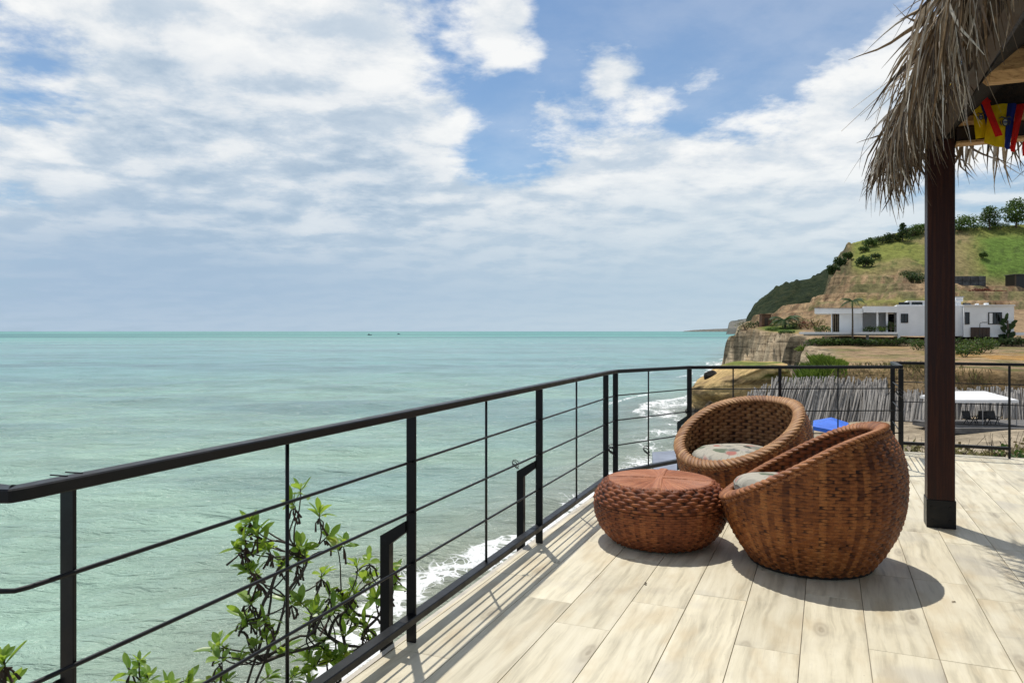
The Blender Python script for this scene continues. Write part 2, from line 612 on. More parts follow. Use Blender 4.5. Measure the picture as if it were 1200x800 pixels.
def f_leaf(g, c0=(0.060, 0.150, 0.020), c1=(0.235, 0.37, 0.050), tr=(0.42, 0.62, 0.06)):
    r = orand(g)
    co = objco(g)
    n = g.noise(co, 25, 3)
    c = g.mix(g.m('ADD', g.m('MULTIPLY', r, 0.75), g.m('MULTIPLY', n, 0.25)), c0, c1)
    yel = g.ss(r, 0.93, 0.99)
    c = g.mix(g.m('MULTIPLY', yel, 0.6), c, (0.42, 0.34, 0.05))
    ax = g.m('ABSOLUTE', g.n('ShaderNodeSeparateXYZ', None, {0: co}).outputs[1])
    c = g.mix(g.ss(ax, 0.0016, 0.0004), c, (0.26, 0.36, 0.10))
    p = pbr(g, c, 0.36, g.bump(n, 0.2, 0.003), 0, 0.5)
    t = g.n('ShaderNodeBsdfTranslucent', None, {'Color': g.mix(r, tr, (0.48, 0.62, 0.07))})
    return g.n('ShaderNodeMixShader', None, {0: 0.42, 1: p, 2: t})


M_leaf = material('glossy_leaf', f_leaf)
M_bark = m_simple('twig_bark', (0.062, 0.050, 0.038), 0.8, 30, 0.4, 0.4)
M_dried = m_simple('dried_leaf', (0.050, 0.028, 0.018), 0.8, 30, 0.5)


def f_foliage(g, c0, c1, tr=0.25):
    a = g.n('ShaderNodeAttribute', {'attribute_name': 'tone'}).outputs['Fac']
    r = orand(g)
    c = g.mix(a, c0, c1)
    c = g.v('SCALE', c, g.m('ADD', 0.8, g.m('MULTIPLY', r, 0.4)))
    p = pbr(g, c, 0.65, None, 0, 0.3)
    t = g.n('ShaderNodeBsdfTranslucent', None, {'Color': g.v('SCALE', c, 1.6)})
    return g.n('ShaderNodeMixShader', None, {0: tr, 1: p, 2: t})


M_fol_dark = material('dark_foliage', lambda g: f_foliage(g, (0.022, 0.045, 0.014), (0.065, 0.105, 0.028)))
M_fol_mid = material('mid_foliage', lambda g: f_foliage(g, (0.036, 0.075, 0.016), (0.115, 0.175, 0.036)))
M_fol_lime = material('lime_foliage', lambda g: f_foliage(g, (0.10, 0.16, 0.02), (0.24, 0.32, 0.05)))
M_fol_dry = material('dry_foliage', lambda g: f_foliage(g, (0.12, 0.085, 0.04), (0.25, 0.24, 0.09)))
M_fol_red = material('red_foliage', lambda g: f_foliage(g, (0.13, 0.035, 0.022), (0.24, 0.085, 0.05)))
M_trunk = m_simple('trunk_bark', (0.10, 0.075, 0.05), 0.9, 6, 0.4, 0.5, 0.02)
M_white = m_simple('white_render', (0.86, 0.86, 0.855), 0.8, 0.5, 0.05, 0.05)
M_glass = m_simple('dark_glass', (0.012, 0.014, 0.016), 0.08, 0.4, 0.2, 0.02, 0.01)
M_frame = m_simple('dark_frame', (0.02, 0.02, 0.022), 0.5)
M_curtain = m_simple('curtain', (0.24, 0.19, 0.13), 0.9, 1)
M_brown = m_simple('brown_door', (0.055, 0.030, 0.018), 0.6, 2)
M_hut = m_simple('hut_wood', (0.16, 0.075, 0.04), 0.8, 1.2, 0.4)
M_stonewall = m_simple('dark_stone', (0.085, 0.085, 0.085), 0.9, 0.6, 0.5, 0.8, 0.2)
M_pole = m_simple('weathered_pole', (0.315, 0.29, 0.26), 0.9, 2.5, 0.45, 0.5, 0.02, rnd=0.7)
M_tent = m_simple('tent_cloth', (0.80, 0.80, 0.80), 0.8, 1.2, 0.05)
M_blue = m_simple('blue_tarp', (0.020, 0.13, 0.62), 0.5, 2, 0.15, 0.2, 0.02)
M_steel = m_simple('tent_leg', (0.35, 0.35, 0.36), 0.4, 3, 0.1, metal=0.6)
M_plastic = m_simple('black_plastic', (0.015, 0.015, 0.016), 0.5)
M_mat = m_simple('grey_matting', (0.13, 0.125, 0.12), 0.9, 2, 0.3)
M_soil = m_simple('dry_soil', (0.26, 0.20, 0.13), 0.95, 2.5, 0.4, 0.8, 0.03)
def m_cloth(name, col):
    def fn(g):
        co = objco(g)
        wv = g.noise(co, 180, 3)
        c = g.v('SCALE', col, g.ss(g.noise(co, 14, 4), .3, .7, .85, 1.12))
        p = pbr(g, c, 0.8, g.bump(wv, .15, .001), 0, .2)
        return g.n('ShaderNodeMixShader', None, {0: .45, 1: p, 2: g.n('ShaderNodeBsdfTranslucent', None, {'Color': c})})
    return material(name, fn)


M_yel = m_cloth('yellow_cloth', (0.80, 0.56, 0.012))
M_blu = m_cloth('blue_cloth', (0.020, 0.040, 0.27))
M_red = m_cloth('red_cloth', (0.68, 0.024, 0.020))
M_crest = m_simple('crest_print', (0.05, 0.05, 0.045), 0.75, 60, 0.6)
M_crest2 = m_simple('crest_print_pale', (0.40, 0.42, 0.36), 0.75, 60, 0.3)
M_box = m_simple('box_brown', (0.20, 0.075, 0.032), 0.5, 20, 0.2)
M_boat = m_simple('boat_paint', (0.10, 0.11, 0.13), 0.5, 1)
M_grassfringe = M_fol_lime


# ------------------------------------------------------------------ sea
SEA = -7.5
SHORE = [(-8.5, 4), (-4.7, 15.5), (-3.6, 19.4), (-2.4, 25.8), (0.2, 32.2), (3.8, 38.6), (9.7, 49.7), (14.9, 63), (17.0, 72), (18.2, 80), (22, 90), (33, 112), (42, 140), (52, 178), (57.8, 203), (66, 228), (80, 268), (120, 400), (290, 900)]


def f_sea(g):
    geo = g.n('ShaderNodeNewGeometry')
    P = geo.outputs['Position']
    foam = g.n('ShaderNodeAttribute', {'attribute_name': 'foam'}).outputs['Fac']
    shal = g.n('ShaderNodeAttribute', {'attribute_name': 'shal'}).outputs['Fac']
    dist = g.v('LENGTH', P)
    # water body colour: murky sand-green by the shore, turquoise, then blue-green bands outside
    big = g.noise(g.mapping(P, (0.006, 0.020, 0.0)), 1.0, 5, 0.6)
    c = g.mix(g.ss(dist, 25, 220), (0.335, 0.495, 0.385), (0.178, 0.365, 0.345))
    c = g.mix(g.m('MULTIPLY', g.ss(big, 0.44, 0.60), 0.7), c, (0.130, 0.240, 0.255))
    band = g.noise(g.mapping(P, (0.0005, 0.0032, 0.0), (3, 1, 0)), 1.0, 3, 0.5)
    far = g.mix(g.ss(band, 0.42, 0.56), (0.125, 0.37, 0.32), (0.050, 0.18, 0.185))
    c = g.mix(g.ss(dist, 450, 1500), c, far)
    c = g.mix(shal, c, (0.275, 0.275, 0.205))
    patch = g.noise(g.mapping(P, (0.09, 0.16, 0)), 1.0, 5, 0.6)
    c = g.v('SCALE', c, g.ss(patch, 0.3, 0.7, 0.84, 1.14))
    # ripples
    rp = g.mapping(P, (0.65, 1.3, 1), rot=(0, 0, R(-22)))
    w1 = g.noise(rp, 0.55, 6, 0.62, 0.6)
    w2 = g.noise(g.mapping(P, (0.8, 1.5, 1), rot=(0, 0, R(14))), 2.6, 5, 0.6, 0.4)
    w3 = g.noise(g.mapping(P, (0.42, 1.25, 1), rot=(0, 0, R(-10))), 1.25, 4, 0.55, 0.5)
    h = g.m('ADD', g.m('ADD', w1, g.m('MULTIPLY', w3, 0.62)), g.m('MULTIPLY', w2, 0.20))
    nm = g.bump(h, 1.0, 0.85)
    wat = g.n('ShaderNodeBsdfPrincipled', None, {'Base Color': c, 'Roughness': g.ss(dist, 60, 1500, 0.16, 0.42), 'IOR': 1.333, 'Normal': nm, 'Specular IOR Level': 0.5})
    # lacy foam
    fw = g.noise(P, 0.5, 3, 0.5, color=True)
    fp = g.v('ADD', g.mapping(P, (1, 1, 0)), g.v('SCALE', fw, 1.5))
    vo = g.n('ShaderNodeTexVoronoi', {'feature': 'DISTANCE_TO_EDGE'}, {'Vector': fp, 'Scale': 0.75})
    vo2 = g.n('ShaderNodeTexVoronoi', {'feature': 'DISTANCE_TO_EDGE'}, {'Vector': fp, 'Scale': 2.6})
    lace = g.m('MINIMUM', vo.outputs['Distance'], g.m('ADD', vo2.outputs['Distance'], 0.02))
    fn = g.noise(P, 0.35, 6, 0.6)
    lvl = g.m('ADD', foam, g.m('MULTIPLY', g.m('SUBTRACT', fn, 0.5), 1.25))
    wid = g.m('MULTIPLY', g.ss(lvl, 0.30, 1.15), 0.30)
    fm = g.ss(g.m('SUBTRACT', wid, lace), -0.03, 0.06)
    fm = g.m('MULTIPLY', fm, g.ss(lvl, 0.28, 0.50))
    grain = g.noise(P, 5, 5, 0.7)
    fm = g.m('MULTIPLY', fm, g.ss(grain, 0.30, 0.52, 0.35, 1.0))
    fo = pbr(g, (0.78, 0.79, 0.78), 0.75, g.bump(g.m('ADD', fn, g.m('MULTIPLY', grain, 0.3)), 0.6, 0.25), 0, 0.2)
    return g.n('ShaderNodeMixShader', None, {0: fm, 1: wat, 2: fo})


M_sea = material('sea_water', f_sea)


def make_sea():
    bear = np.concatenate([np.arange(-100, -40, 4.0), np.arange(-40, 40, 0.22), np.arange(40, 101, 4.0)])
    rad = [6.0]
    while rad[-1] < 160: rad.append(rad[-1] * 1.0115)
    while rad[-1] < 600: rad.append(rad[-1] * 1.03)
    while rad[-1] < 40000: rad.append(rad[-1] * 1.14)
    rad = np.array(rad)
    B, D = np.meshgrid(np.radians(bear), rad)
    X, Y = D * np.sin(B), D * np.cos(B)
    sd = poly_sd(X, Y, SHORE)            # + inland
    Z = np.zeros_like(X)
    r2 = np.random.default_rng(11)
    wx = 6 * fbm(X * .02, Y * .02, 3)
    for i in range(16):
        L = 1.6 * 1.26 ** i * (0.9 + 0.2 * r2.random())
        if L > 34: break
        th = math.radians(-68 + r2.normal() * 26)
        k = 2 * math.pi / L
        ph = r2.random() * 6.28
        ar = 0.0185 * L ** 0.62
        env = 0.5 + 1.1 * (vnoise(X / (L * 4) + 7 * i, Y / (L * 4) + 3 * i) + 0.5)
        s = np.sin(k * (X * math.cos(th) + Y * math.sin(th) + wx * 0.5) + ph)
        fade = np.clip(1 - D / (L * 110), 0, 1)
        Z += ar * env * fade * (0.65 * s + 0.35 * (1 - 2 * np.abs(np.sin(0.5 * (k * (X * math.cos(th) + Y * math.sin(th) + wx * 0.5) + ph)))))
    # swell lines rolling in along the shore
    off = -sd + 2.2 * fbm(X * .06, Y * .06, 3) * 2
    foam = np.exp(-((off - 0.9) / 1.7) ** 2) * (0.74 - .14 * sstep(Y, 44, 60))
    foam += np.exp(-((off - 4.2 - 1.2 * vnoise(X * .12, Y * .12)) / 0.8) ** 2) * 0.62 * sstep(vnoise(X * .055 + 3, Y * .055 + 8), -.18, .12)
    near2 = sstep(Y, 46, 62) * (1 - sstep(Y, 240, 420))
    foam += near2 * 0.22 * np.exp(-((off - 3.0) / 1.3) ** 2)
    for q, (o0, wd, am) in enumerate(((8.5, 0.8, .62), (15, 0.7, .5))):
        br = np.exp(-((off - o0 - 3 * vnoise(X * .03 + q * 9, Y * .03)) / wd) ** 2)
        foam += near2 * am * br * sstep(vnoise(X * .03 + 20 * q, Y * .03 + 5), -0.12, 0.15)
    foam = np.where(sd > 1.5, 0.6 * np.exp(-((sd - 1.5) / 1.0) ** 2), foam)
    Z += 0.28 * np.exp(-((off - 3.8) / 1.3) ** 2) * np.clip(1 - D / 400, 0, 1)
    shal = np.clip(1 - (off - 1) / 11, 0, 1) ** 1.3 * 0.85 * (1 - sstep(D, 60, 260) * .6)
    P = np.stack([X, Y, SEA + Z], -1)
    me = grid_mesh('sea', P, M_sea, attrs={'foam': np.clip(foam, 0, 1.2), 'shal': shal}, flip=True)
    o = link('sea', me)
    tag(o, 'turquoise sea with small ripples and foam along the shore', None, None, 'structure')


make_sea()


# ------------------------------------------------------------------ terrain
COAST = [(132, 420), (101, 330), (80, 265), (67, 228), (58.2, 203), (56.8, 186), (53.5, 160), (50, 134), (43, 108), (37.5, 95), (33, 86), (30, 80), (28, 74), (26, 68.5), (23.5, 66.5), (21.2, 66.3)]
COAST = COAST[::-1]
BANK = [(14, 69.5), (21.2, 66.3), (30.4, 66), (33.0, 63.6), (36, 61.2), (42, 59.5), (52, 57), (75, 50), (140, 35)]
PXC = [780, 850, 862, 875, 900, 930, 960, 966, 973, 981, 990, 1000, 1030, 1060, 1100, 1150, 1200, 1350, 1700]
ROWS = [   # depth, then the photograph row of the ground at each column of PXC
    (40, [None]),
    (300, [400, 396, 394, 391, 386, 378, 366, 346, 318, 302, 292, 285, 279, 272, 267, 264, 262, 256, 250]),
]


def col(vals):
    return np.array(vals, float)


T_Y = [20, 45, 67, 100, 124, 129, 150, 178, 200, 220, 240, 256, 278, 300, 330, 420, 600]
T_Z = {  # rows given directly as heights, the same for all columns
    20: -3.2, 45: -2.75, 67: -1.95, 100: -1.75, 124: -0.85, 129: 0.15, 150: 1.0}
T_P = {
    178: [394, 392, 390, 388, 385, 384, 382, 382, 381, 380, 380, 379, 378, 376, 374, 374, 374, 374, 374],
    200: [394, 391, 387, 382, 373, 369, 362, 361, 360, 359, 359, 358, 355, 352, 350, 350, 352, 352, 352],
    220: [395, 391, 386, 377, 366, 359, 351, 350, 349, 348, 347, 346, 343, 341, 339, 341, 344, 344, 344],
    240: [396, 392, 387, 376, 363, 355, 347, 345, 343, 339, 335, 331, 327, 325, 329, 334, 337, 337, 337],
    256: [397, 393, 388, 380, 368, 360, 351, 345, 328, 320, 318, 319, 318, 317, 322, 327, 330, 330, 330],
    278: [398, 394, 391, 385, 376, 368, 357, 346, 322, 308, 303, 301, 297, 293, 293, 292, 292, 290, 286],
    300: [400, 396, 394, 391, 386, 378, 366, 346, 317, 301, 291, 285, 279, 272, 267, 264, 262, 256, 250],
    330: [402, 398, 396, 394, 390, 384, 375, 356, 326, 308, 299, 293, 287, 281, 276, 272, 270, 264, 258],
    420: [404, 400, 399, 398, 395, 390, 384, 372, 350, 330, 322, 315, 309, 303, 298, 296, 294, 290, 286],
    600: [402, 399, 398, 397, 395, 392, 388, 382, 370, 360, 352, 348, 340, 335, 330, 330, 330, 330, 330],
}


def plateau(PX, Y):
    zz = []
    for yy in T_Y:
        if yy in T_Z:
            zz.append(np.full(len(PXC), T_Z[yy]))
        else:
            zz.append(CH - (col(T_P[yy]) - 388) * yy / F)
    zz = np.array(zz)
    ly = np.log(np.array(T_Y, float))
    t = np.interp(np.log(np.clip(Y, T_Y[0], T_Y[-1])), ly, np.arange(len(T_Y)))
    i = np.clip(np.floor(t).astype(int), 0, len(T_Y) - 2)
    f = t - i
    c = np.interp(PX, PXC, np.arange(len(PXC)))
    j = np.clip(np.floor(c).astype(int), 0, len(PXC) - 2)
    h = c - j
    return (zz[i, j] * (1 - h) + zz[i, j + 1] * h) * (1 - f) + (zz[i + 1, j] * (1 - h) + zz[i + 1, j + 1] * h) * f


def ground(X, Y):
    PX = 600 + F * X / np.maximum(Y, 1)
    beach = np.clip(SEA - 0.35 + 0.095 * poly_sd(X, Y, SHORE), SEA - 1.2, -5.62) + 0.10 * fbm(X * .3, Y * .3, 3)
    top = plateau(PX, Y)
    big = sstep(Y, 150, 230)
    top = top + fbm(X * .05, Y * .05, 4) * (0.5 + 1.6 * big) + fbm(X * .4, Y * .4, 3) * (0.12 + 0.35 * big)
    # terraces and gullies on the tan slopes
    cl = sstep(PX, 962, 972) * (1 - sstep(PX, 992, 1012)) * sstep(Y, 245, 262)
    gully = sstep(PX, 985, 1010) * sstep(Y, 240, 256) * (1 - sstep(Y, 292, 300))
    top = top - gully * 0.0 * np.clip(1 - np.abs(vnoise(PX * .035, Y * .012)) * 7, 0, 1)
    top = top + cl * 3.0 * fbm(PX * .16, Y * .03, 5)
    step = sstep(Y, 186, 200) * (1 - sstep(Y, 250, 262))
    k = 3.3
    tq = np.floor(top / k) * k + k * sstep(top / k - np.floor(top / k), 0.72, 1.0)
    top = top * (1 - 0.85 * step) + tq * 0.85 * step
    dc = poly_sd(X, Y, COAST)

    dcn = dc + 2.6 * fbm(X * .14, Y * .14, 4) + 2.2 * fbm(X * .45, Y * .26, 4)
    s = sstep(dcn, -0.4, 2.6)
    # the cliff climbs in ledges
    lv = np.clip((np.clip(s * 1.0, 0, 1)), 0, 1)
    lv = 0.5 * lv + 0.5 * (np.floor(lv * 4) / 4 + 0.25 * sstep(lv * 4 - np.floor(lv * 4), 0.55, 1.0))
    low = np.minimum(beach, top)
    land = low + (top - low) * lv
    db = -poly_sd(X, Y, BANK)
    b = sstep(db + 0.25 * fbm(X * .8, Y * .8, 2), 0.2, 3.6)
    z = beach + (np.maximum(land, beach) - beach) * b
    return z, dict(PX=PX, dc=dc, db=db, b=b, s=s, big=big, beach=beach, top=top)


def f_ground(g):
    c = g.n('ShaderNodeAttribute', {'attribute_name': 'Col'}).outputs['Color']
    P = g.n('ShaderNodeNewGeometry').outputs['Position']
    n = g.noise(P, 0.55, 10, 0.72)
    n2 = g.noise(P, 2.6, 6, 0.65)
    st = g.noise(g.mapping(P, (0.05, 0.05, 1.7)), 1.0, 5, 0.6, 0.4)
    nz = g.m('ABSOLUTE', g.n('ShaderNodeSeparateXYZ', None, {0: g.n('ShaderNodeNewGeometry').outputs['True Normal']}).outputs[2])
    steep = g.ss(nz, 0.85, 0.45)
    f = g.m('MULTIPLY', g.ss(n, 0.28, 0.72, 0.58, 1.36), g.ss(n2, 0.3, 0.7, 0.82, 1.18))
    f = g.m('MULTIPLY', f, g.mix(steep, (1, 1, 1), g.ramp(st, [(0.36, (0.42, 0.36, 0.30)), (0.5, (1.0, 0.95, 0.85)), (0.66, (1.35, 1.2, 1.0))])))
    cc = g.v('SCALE', c, f)
    return pbr(g, cc, 0.95, g.bump(g.m('ADD', n, g.m('MULTIPLY', n2, 0.25)), 0.9, 0.6), 0, 0.1)


M_ground = material('ground', f_ground)


def make_terrain():
    px = np.concatenate([np.arange(640, 790, 12.0), np.arange(790, 1225, 1.6), np.arange(1225, 1760, 14.0), np.arange(1800, 3200, 120.0)])
    yy = [9.0]
    while yy[-1] < 60: yy.append(yy[-1] * 1.03)
    while yy[-1] < 69: yy.append(yy[-1] + 0.3)
    while yy[-1] < 320: yy.append(yy[-1] * 1.0095)
    while yy[-1] < 640: yy.append(yy[-1] * 1.04)
    yy = np.array(yy)
    PX, Y = np.meshgrid(px, yy)
    X = (PX - 600) / F * Y
    Z, q = ground(X, Y)
    nz = fbm(X * .08, Y * .08, 5)
    nf = fbm(X * .35 + 5, Y * .35, 4)
    K = lambda *a: np.array(a)[None, None, :]

    def mx(c, col_, m):
        return c * (1 - m[..., None]) + K(*col_) * m[..., None]
    c = np.zeros(X.shape + (3,)) + K(0.36, 0.25, 0.145)
    # beach
    c = mx(c, (0.40, 0.33, 0.235), (q['db'] < 0.4).astype(float))
    c = mx(c, (0.20, 0.165, 0.125), sstep(poly_sd(X, Y, SHORE), 4.0, 1.0))
    # dry field below the house: straw, with orange earth to the right
    field = sstep(q['db'], 1.0, 2.5) * (1 - sstep(Y, 122, 130))
    c = mx(c, (0.38, 0.265, 0.125), field * sstep(nz, -.2, .3))
    c = mx(c, (0.42, 0.235, 0.075), field * sstep(PX, 1040, 1120) * sstep(nf + nz, -.1, .4))
    c = mx(c, (0.14, 0.115, 0.075), field * sstep(Y, 76, 68) * sstep(nf, -.3, .3) * 0.75)
    c = mx(c, (0.11, 0.145, 0.032), field * sstep(nf - nz, .28, .5) * 0.5)
    # lawn on the headland beside the terrace
    lawn = sstep(PX, 868, 882) * (1 - sstep(PX, 925, 945)) * sstep(Y, 120, 135) * (1 - sstep(Y, 182, 192)) * sstep(q['dc'], 3, 7)
    c = mx(c, (0.33, 0.27, 0.075), lawn)
    c = mx(c, (0.10, 0.16, 0.03), lawn * sstep(Y, 158, 170))
    # tan eroded slopes
    slope = sstep(Y, 186, 200) * (1 - sstep(Y, 246, 258))
    c = mx(c, (0.40, 0.275, 0.155), slope)
    c = mx(c, (0.205, 0.125, 0.070), slope * sstep(nf, .0, .3))
    c = mx(c, (0.26, 0.25, 0.075), slope * sstep(PX, 990, 1010) * sstep(np.abs(Z - 9.6), 1.7, .6) * (1 - sstep(PX, 1120, 1140)))
    # hill: yellow-green slope, worn brown strip, brighter green on the right
    hill = sstep(Y, 250, 262) * sstep(PX, 985, 1000)
    c = mx(c, (0.225, 0.245, 0.058), hill)
    c = mx(c, (0.30, 0.225, 0.115), hill * sstep(nz + .25 * np.sin(PX * .03), .05, .4) * 0.65)
    c = mx(c, (0.30, 0.225, 0.115), hill * np.exp(-((PX - 1118 + (Y - 270) * .4) / 26) ** 2) * 0.8)
    gr = hill * sstep(PX + 30 * nz, 1140, 1158) * (1 - sstep(Y, 284, 294))
    c = mx(c, (0.135, 0.215, 0.040), gr)
    c = mx(c, (0.08, 0.12, 0.03), hill * sstep(nf + .3 * nz, .24, .42) * 0.7)
    # sandstone of the sea cliffs and the bluff
    bl = sstep(PX, 958, 966) * (1 - sstep(PX, 990, 1004)) * sstep(Y, 236, 250)
    c = mx(c, (0.27, 0.19, 0.105), bl)
    c = mx(c, (0.075, 0.085, 0.035), bl * sstep(nf + nz, -.1, .2) * .85)
    c = mx(c, (0.12, 0.085, 0.05), bl * sstep(np.sin(PX * 1.1 + 4 * nf), .3, .8) * .6)  # shade of the bluff's crevices, painted into the colour as dark stripes
    cf = (1 - sstep(q['dc'], 1.5, 5.0)) * sstep(q['db'], 1.0, 3.0)
    c = mx(c, (0.53, 0.42, 0.28), cf)
    c = mx(c, (0.085, 0.075, 0.050), cf * sstep(nf, .0, .22) * 0.85)  # dark cliff crevices: their shade is painted into the colour
    c = mx(c, (0.15, 0.115, 0.07), slope * sstep(np.sin(Z * 2.4 + 3 * nz + 2 * nf), .35, .9) * .65)
    c = mx(c, (0.10, 0.13, 0.04), slope * sstep(nz - nf, .2, .42) * .6)
    c = c * (1 - 0.14 * sstep(Y, 60, 120))[..., None]
    P = np.stack([X, Y, Z], -1)
    me = grid_mesh('terrain', P, M_ground, attrs={'Col': np.clip(c, 0, 1)})
    tag(link('terrain', me), 'dry coastal land: beach, straw field, sea cliff and grassy hill', None, None, 'structure')


make_terrain()


def ground_z(x, y):
    z, _ = ground(np.array([[float(x)]]), np.array([[float(y)]]))
    return float(z[0, 0])


def pxg(px, Y):
    """a point standing on the terrain at bearing px and depth Y"""
    x = (px - 600) / F * Y
    return Vector((x, Y, ground_z(x, Y)))


# ------------------------------------------------------------------ far headlands
def ridge(name, pts, depth, mat, label, rough, thick):
    """a headland whose skyline follows pts (photo px, py), at the given distance, with real width"""
    px = np.linspace(pts[0][0], pts[-1][0], 160)
    py = np.interp(px, [p[0] for p in pts], [p[1] for p in pts])
    x = (px - 600) / F * depth
    top = CH - (py - 388) * depth / F
    e_ = np.clip(np.minimum(np.arange(160), np.arange(160)[::-1]) / 5.0, 0, 1)
    top = SEA - 1 + (top - SEA + 1) * e_ ** .6
    t = np.linspace(0, 1, 22)
    rows = []
    for k in t:
        y = depth - thick + 2 * thick * k
        prof = np.sin(np.pi * np.clip(k, 0, 1)) ** 0.55
        z = SEA - 1 + (top - SEA + 1) * prof
        z = z + rough * (fbm(x / rough * .35, np.full_like(x, y / rough * .35), 4) + .5 * np.abs(vnoise(x / rough * 1.6, np.full_like(x, y / rough * 1.6)))) * prof
        rows.append(np.stack([x * (y / depth), np.full_like(x, y), z], -1))
    me = grid_mesh(name, np.array(rows), mat, flip=False)
    return tag(link(name, me), label, None, None, 'structure')


def f_wood_ridge(g):
    P = g.n('ShaderNodeNewGeometry').outputs['Position']
    n = g.noise(P, 0.22, 8, 0.7)
    c = g.ramp(n, [(0.3, (0.012, 0.020, 0.012)), (0.5, (0.028, 0.042, 0.019)), (0.75, (0.070, 0.072, 0.034))])
    return pbr(g, c, 0.95, g.bump(n, 1.0, 3.0), 0, 0.1)


M_ridge = material('wooded_slope', f_wood_ridge)


def f_far(g):
    P = g.n('ShaderNodeNewGeometry').outputs['Position']
    n = g.noise(P, 0.02, 6, 0.6)
    c = g.ramp(n, [(0.35, (0.06, 0.075, 0.07)), (0.65, (0.22, 0.20, 0.17))])
    return pbr(g, c, 0.95, None, 0, 0.1)


M_far = material('far_cliff', f_far)
ridge('hill', [(868, 390), (872, 380), (878, 370), (885, 361), (893, 352), (901, 345), (908, 340), (918, 336), (930, 332), (942, 329), (955, 325), (968, 321), (985, 311), (1000, 302), (1030, 296), (1100, 290)], 430, M_ridge, 'dark wooded headland behind the tan slope', 5, 60)
ridge('headland', [(851, 389), (854, 380), (857, 378), (866, 376), (880, 372), (900, 368), (960, 360)], 2600, M_far, 'small blue hazy headland at the end of the coast', 8, 300)
ridge('far_coast', [(800, 388.2), (815, 386.6), (835, 385.6), (850, 385.0), (870, 384), (900, 383)], 14000, M_far, 'faint strip of coast on the horizon', 10, 900)


# ------------------------------------------------------------------ lower sandstone ledge in the surf
def make_ledge():
    n, L = 120, 40
    th = np.linspace(0, 2 * np.pi, n, endpoint=False)
    cx, cy = 24.6, 80.0
    rows = []
    ca, sa = np.cos(th), np.sin(th)
    base = 1 / np.sqrt((ca / 5.9) ** 2 + (sa / 7.5) ** 2)
    left = np.clip(-ca, 0, 1) ** 1.5 * (0.55 + 0.45 * np.clip(-sa, -1, 1))
    for k in range(L):
        t = k / (L - 1)
        st = np.floor(t * 7 + 0.6 * vnoise(th * 1.5, th * 0 + 2)) / 7
        wob = 1 + 0.10 * fbm(th * 3.0, th * 0 + st * 9, 3) + 0.07 * (vnoise(th * 0.8 + 30, th * 0 + st * 23)) + 0.035 * fbm(th * 9, th * 0 + t * 12, 2)
        cave = np.exp(-((t - 0.40) / 0.24) ** 2) * 0.42 * np.clip(left * 1.8, 0, 1)
        taper = 1.0 - 0.22 * t ** 2.2
        r = base * wob * taper * (1 - cave)
        x, y = cx + r * ca, cy + r * sa
        ztop = -4.5 + 2.6 * sstep(x, 18.8, 26.0) + 0.22 * fbm(x * .3, y * .3, 3)
        rows.append(np.stack([x, y, SEA - 0.6 + (ztop - SEA + 0.6) * t ** 0.9], -1))
    for sh in (0.93, 0.8, 0.6, 0.4, 0.2, 0.0):
        x, y = cx + (rows[L - 1][:, 0] - cx) * sh, cy + (rows[L - 1][:, 1] - cy) * sh
        zt = -4.5 + 2.6 * sstep(x, 18.8, 26.0) + 0.30 * fbm(x * .3, y * .3, 3) + 0.06
        rows.append(np.stack([x, y, zt], -1))
    P = np.array(rows)
    z, x = P[..., 2], P[..., 0]
    c = np.zeros(P.shape) + np.array([0.56, 0.39, 0.175])
    f = fbm(P[..., 0] * .5 + z, P[..., 1] * .5 + z * 2, 4)
    m = sstep(f, .02, .3)[..., None] * .7
    c = c * (1 - m) + np.array([0.22, 0.15, 0.085]) * m
    g_ = (sstep(z, -3.6, -2.7) * sstep(f, -.25, .1) * sstep(x, 22.6, 25.0))[..., None]
    c = c * (1 - g_) + np.array([0.16, 0.19, 0.045]) * g_
    w = sstep(z, SEA + 0.95, SEA + 0.4)[..., None]
    c = c * (1 - w) + np.array([0.06, 0.055, 0.045]) * w
    me = grid_mesh('sandstone_ledge', P, M_ground, closed_u=True, attrs={'Col': np.clip(c, 0, 1)})
    tag(link('sandstone_ledge', me), 'yellow undercut sandstone ledge jutting into the surf below the palisade', 'rock')


make_ledge()


def rock(name, c, s, seed, colr, label, sub=3):
    bm = bmesh.new()
    bmesh.ops.create_icosphere(bm, subdivisions=sub, radius=1.0)
    P = np.array([v.co[:] for v in bm.verts])
    r = 1 + 0.35 * fbm(P[:, 0] * 1.3 + seed, P[:, 1] * 1.3 + P[:, 2] * 1.7, 4)
    for v, k in zip(bm.verts, r):
        v.co = Vector((v.co.x * s[0], v.co.y * s[1], v.co.z * s[2])) * float(k)
    me = bpy.data.meshes.new(name)
    bm.to_mesh(me)
    bm.free()
    a = me.attributes.new('Col', 'FLOAT_COLOR', 'POINT')
    a.data.foreach_set('color', np.tile(np.array([*colr, 1.0]), len(me.vertices)).astype(np.float32))
    me.materials.append(M_ground)
    o = link(name, me)
    o.location = c
    return tag(o, label, 'rock')


rock('boulder', (19.6, 73.2, SEA + 0.25), (0.9, 0.8, 1.7), 3, (0.10, 0.08, 0.055), 'dark upright boulder in the surf under the ledge overhang')
rock('boulder', (22.0, 81.6, -3.6), (0.75, 0.9, 0.8), 9, (0.045, 0.04, 0.035), 'small black rock perched on the seaward top of the sandstone ledge')


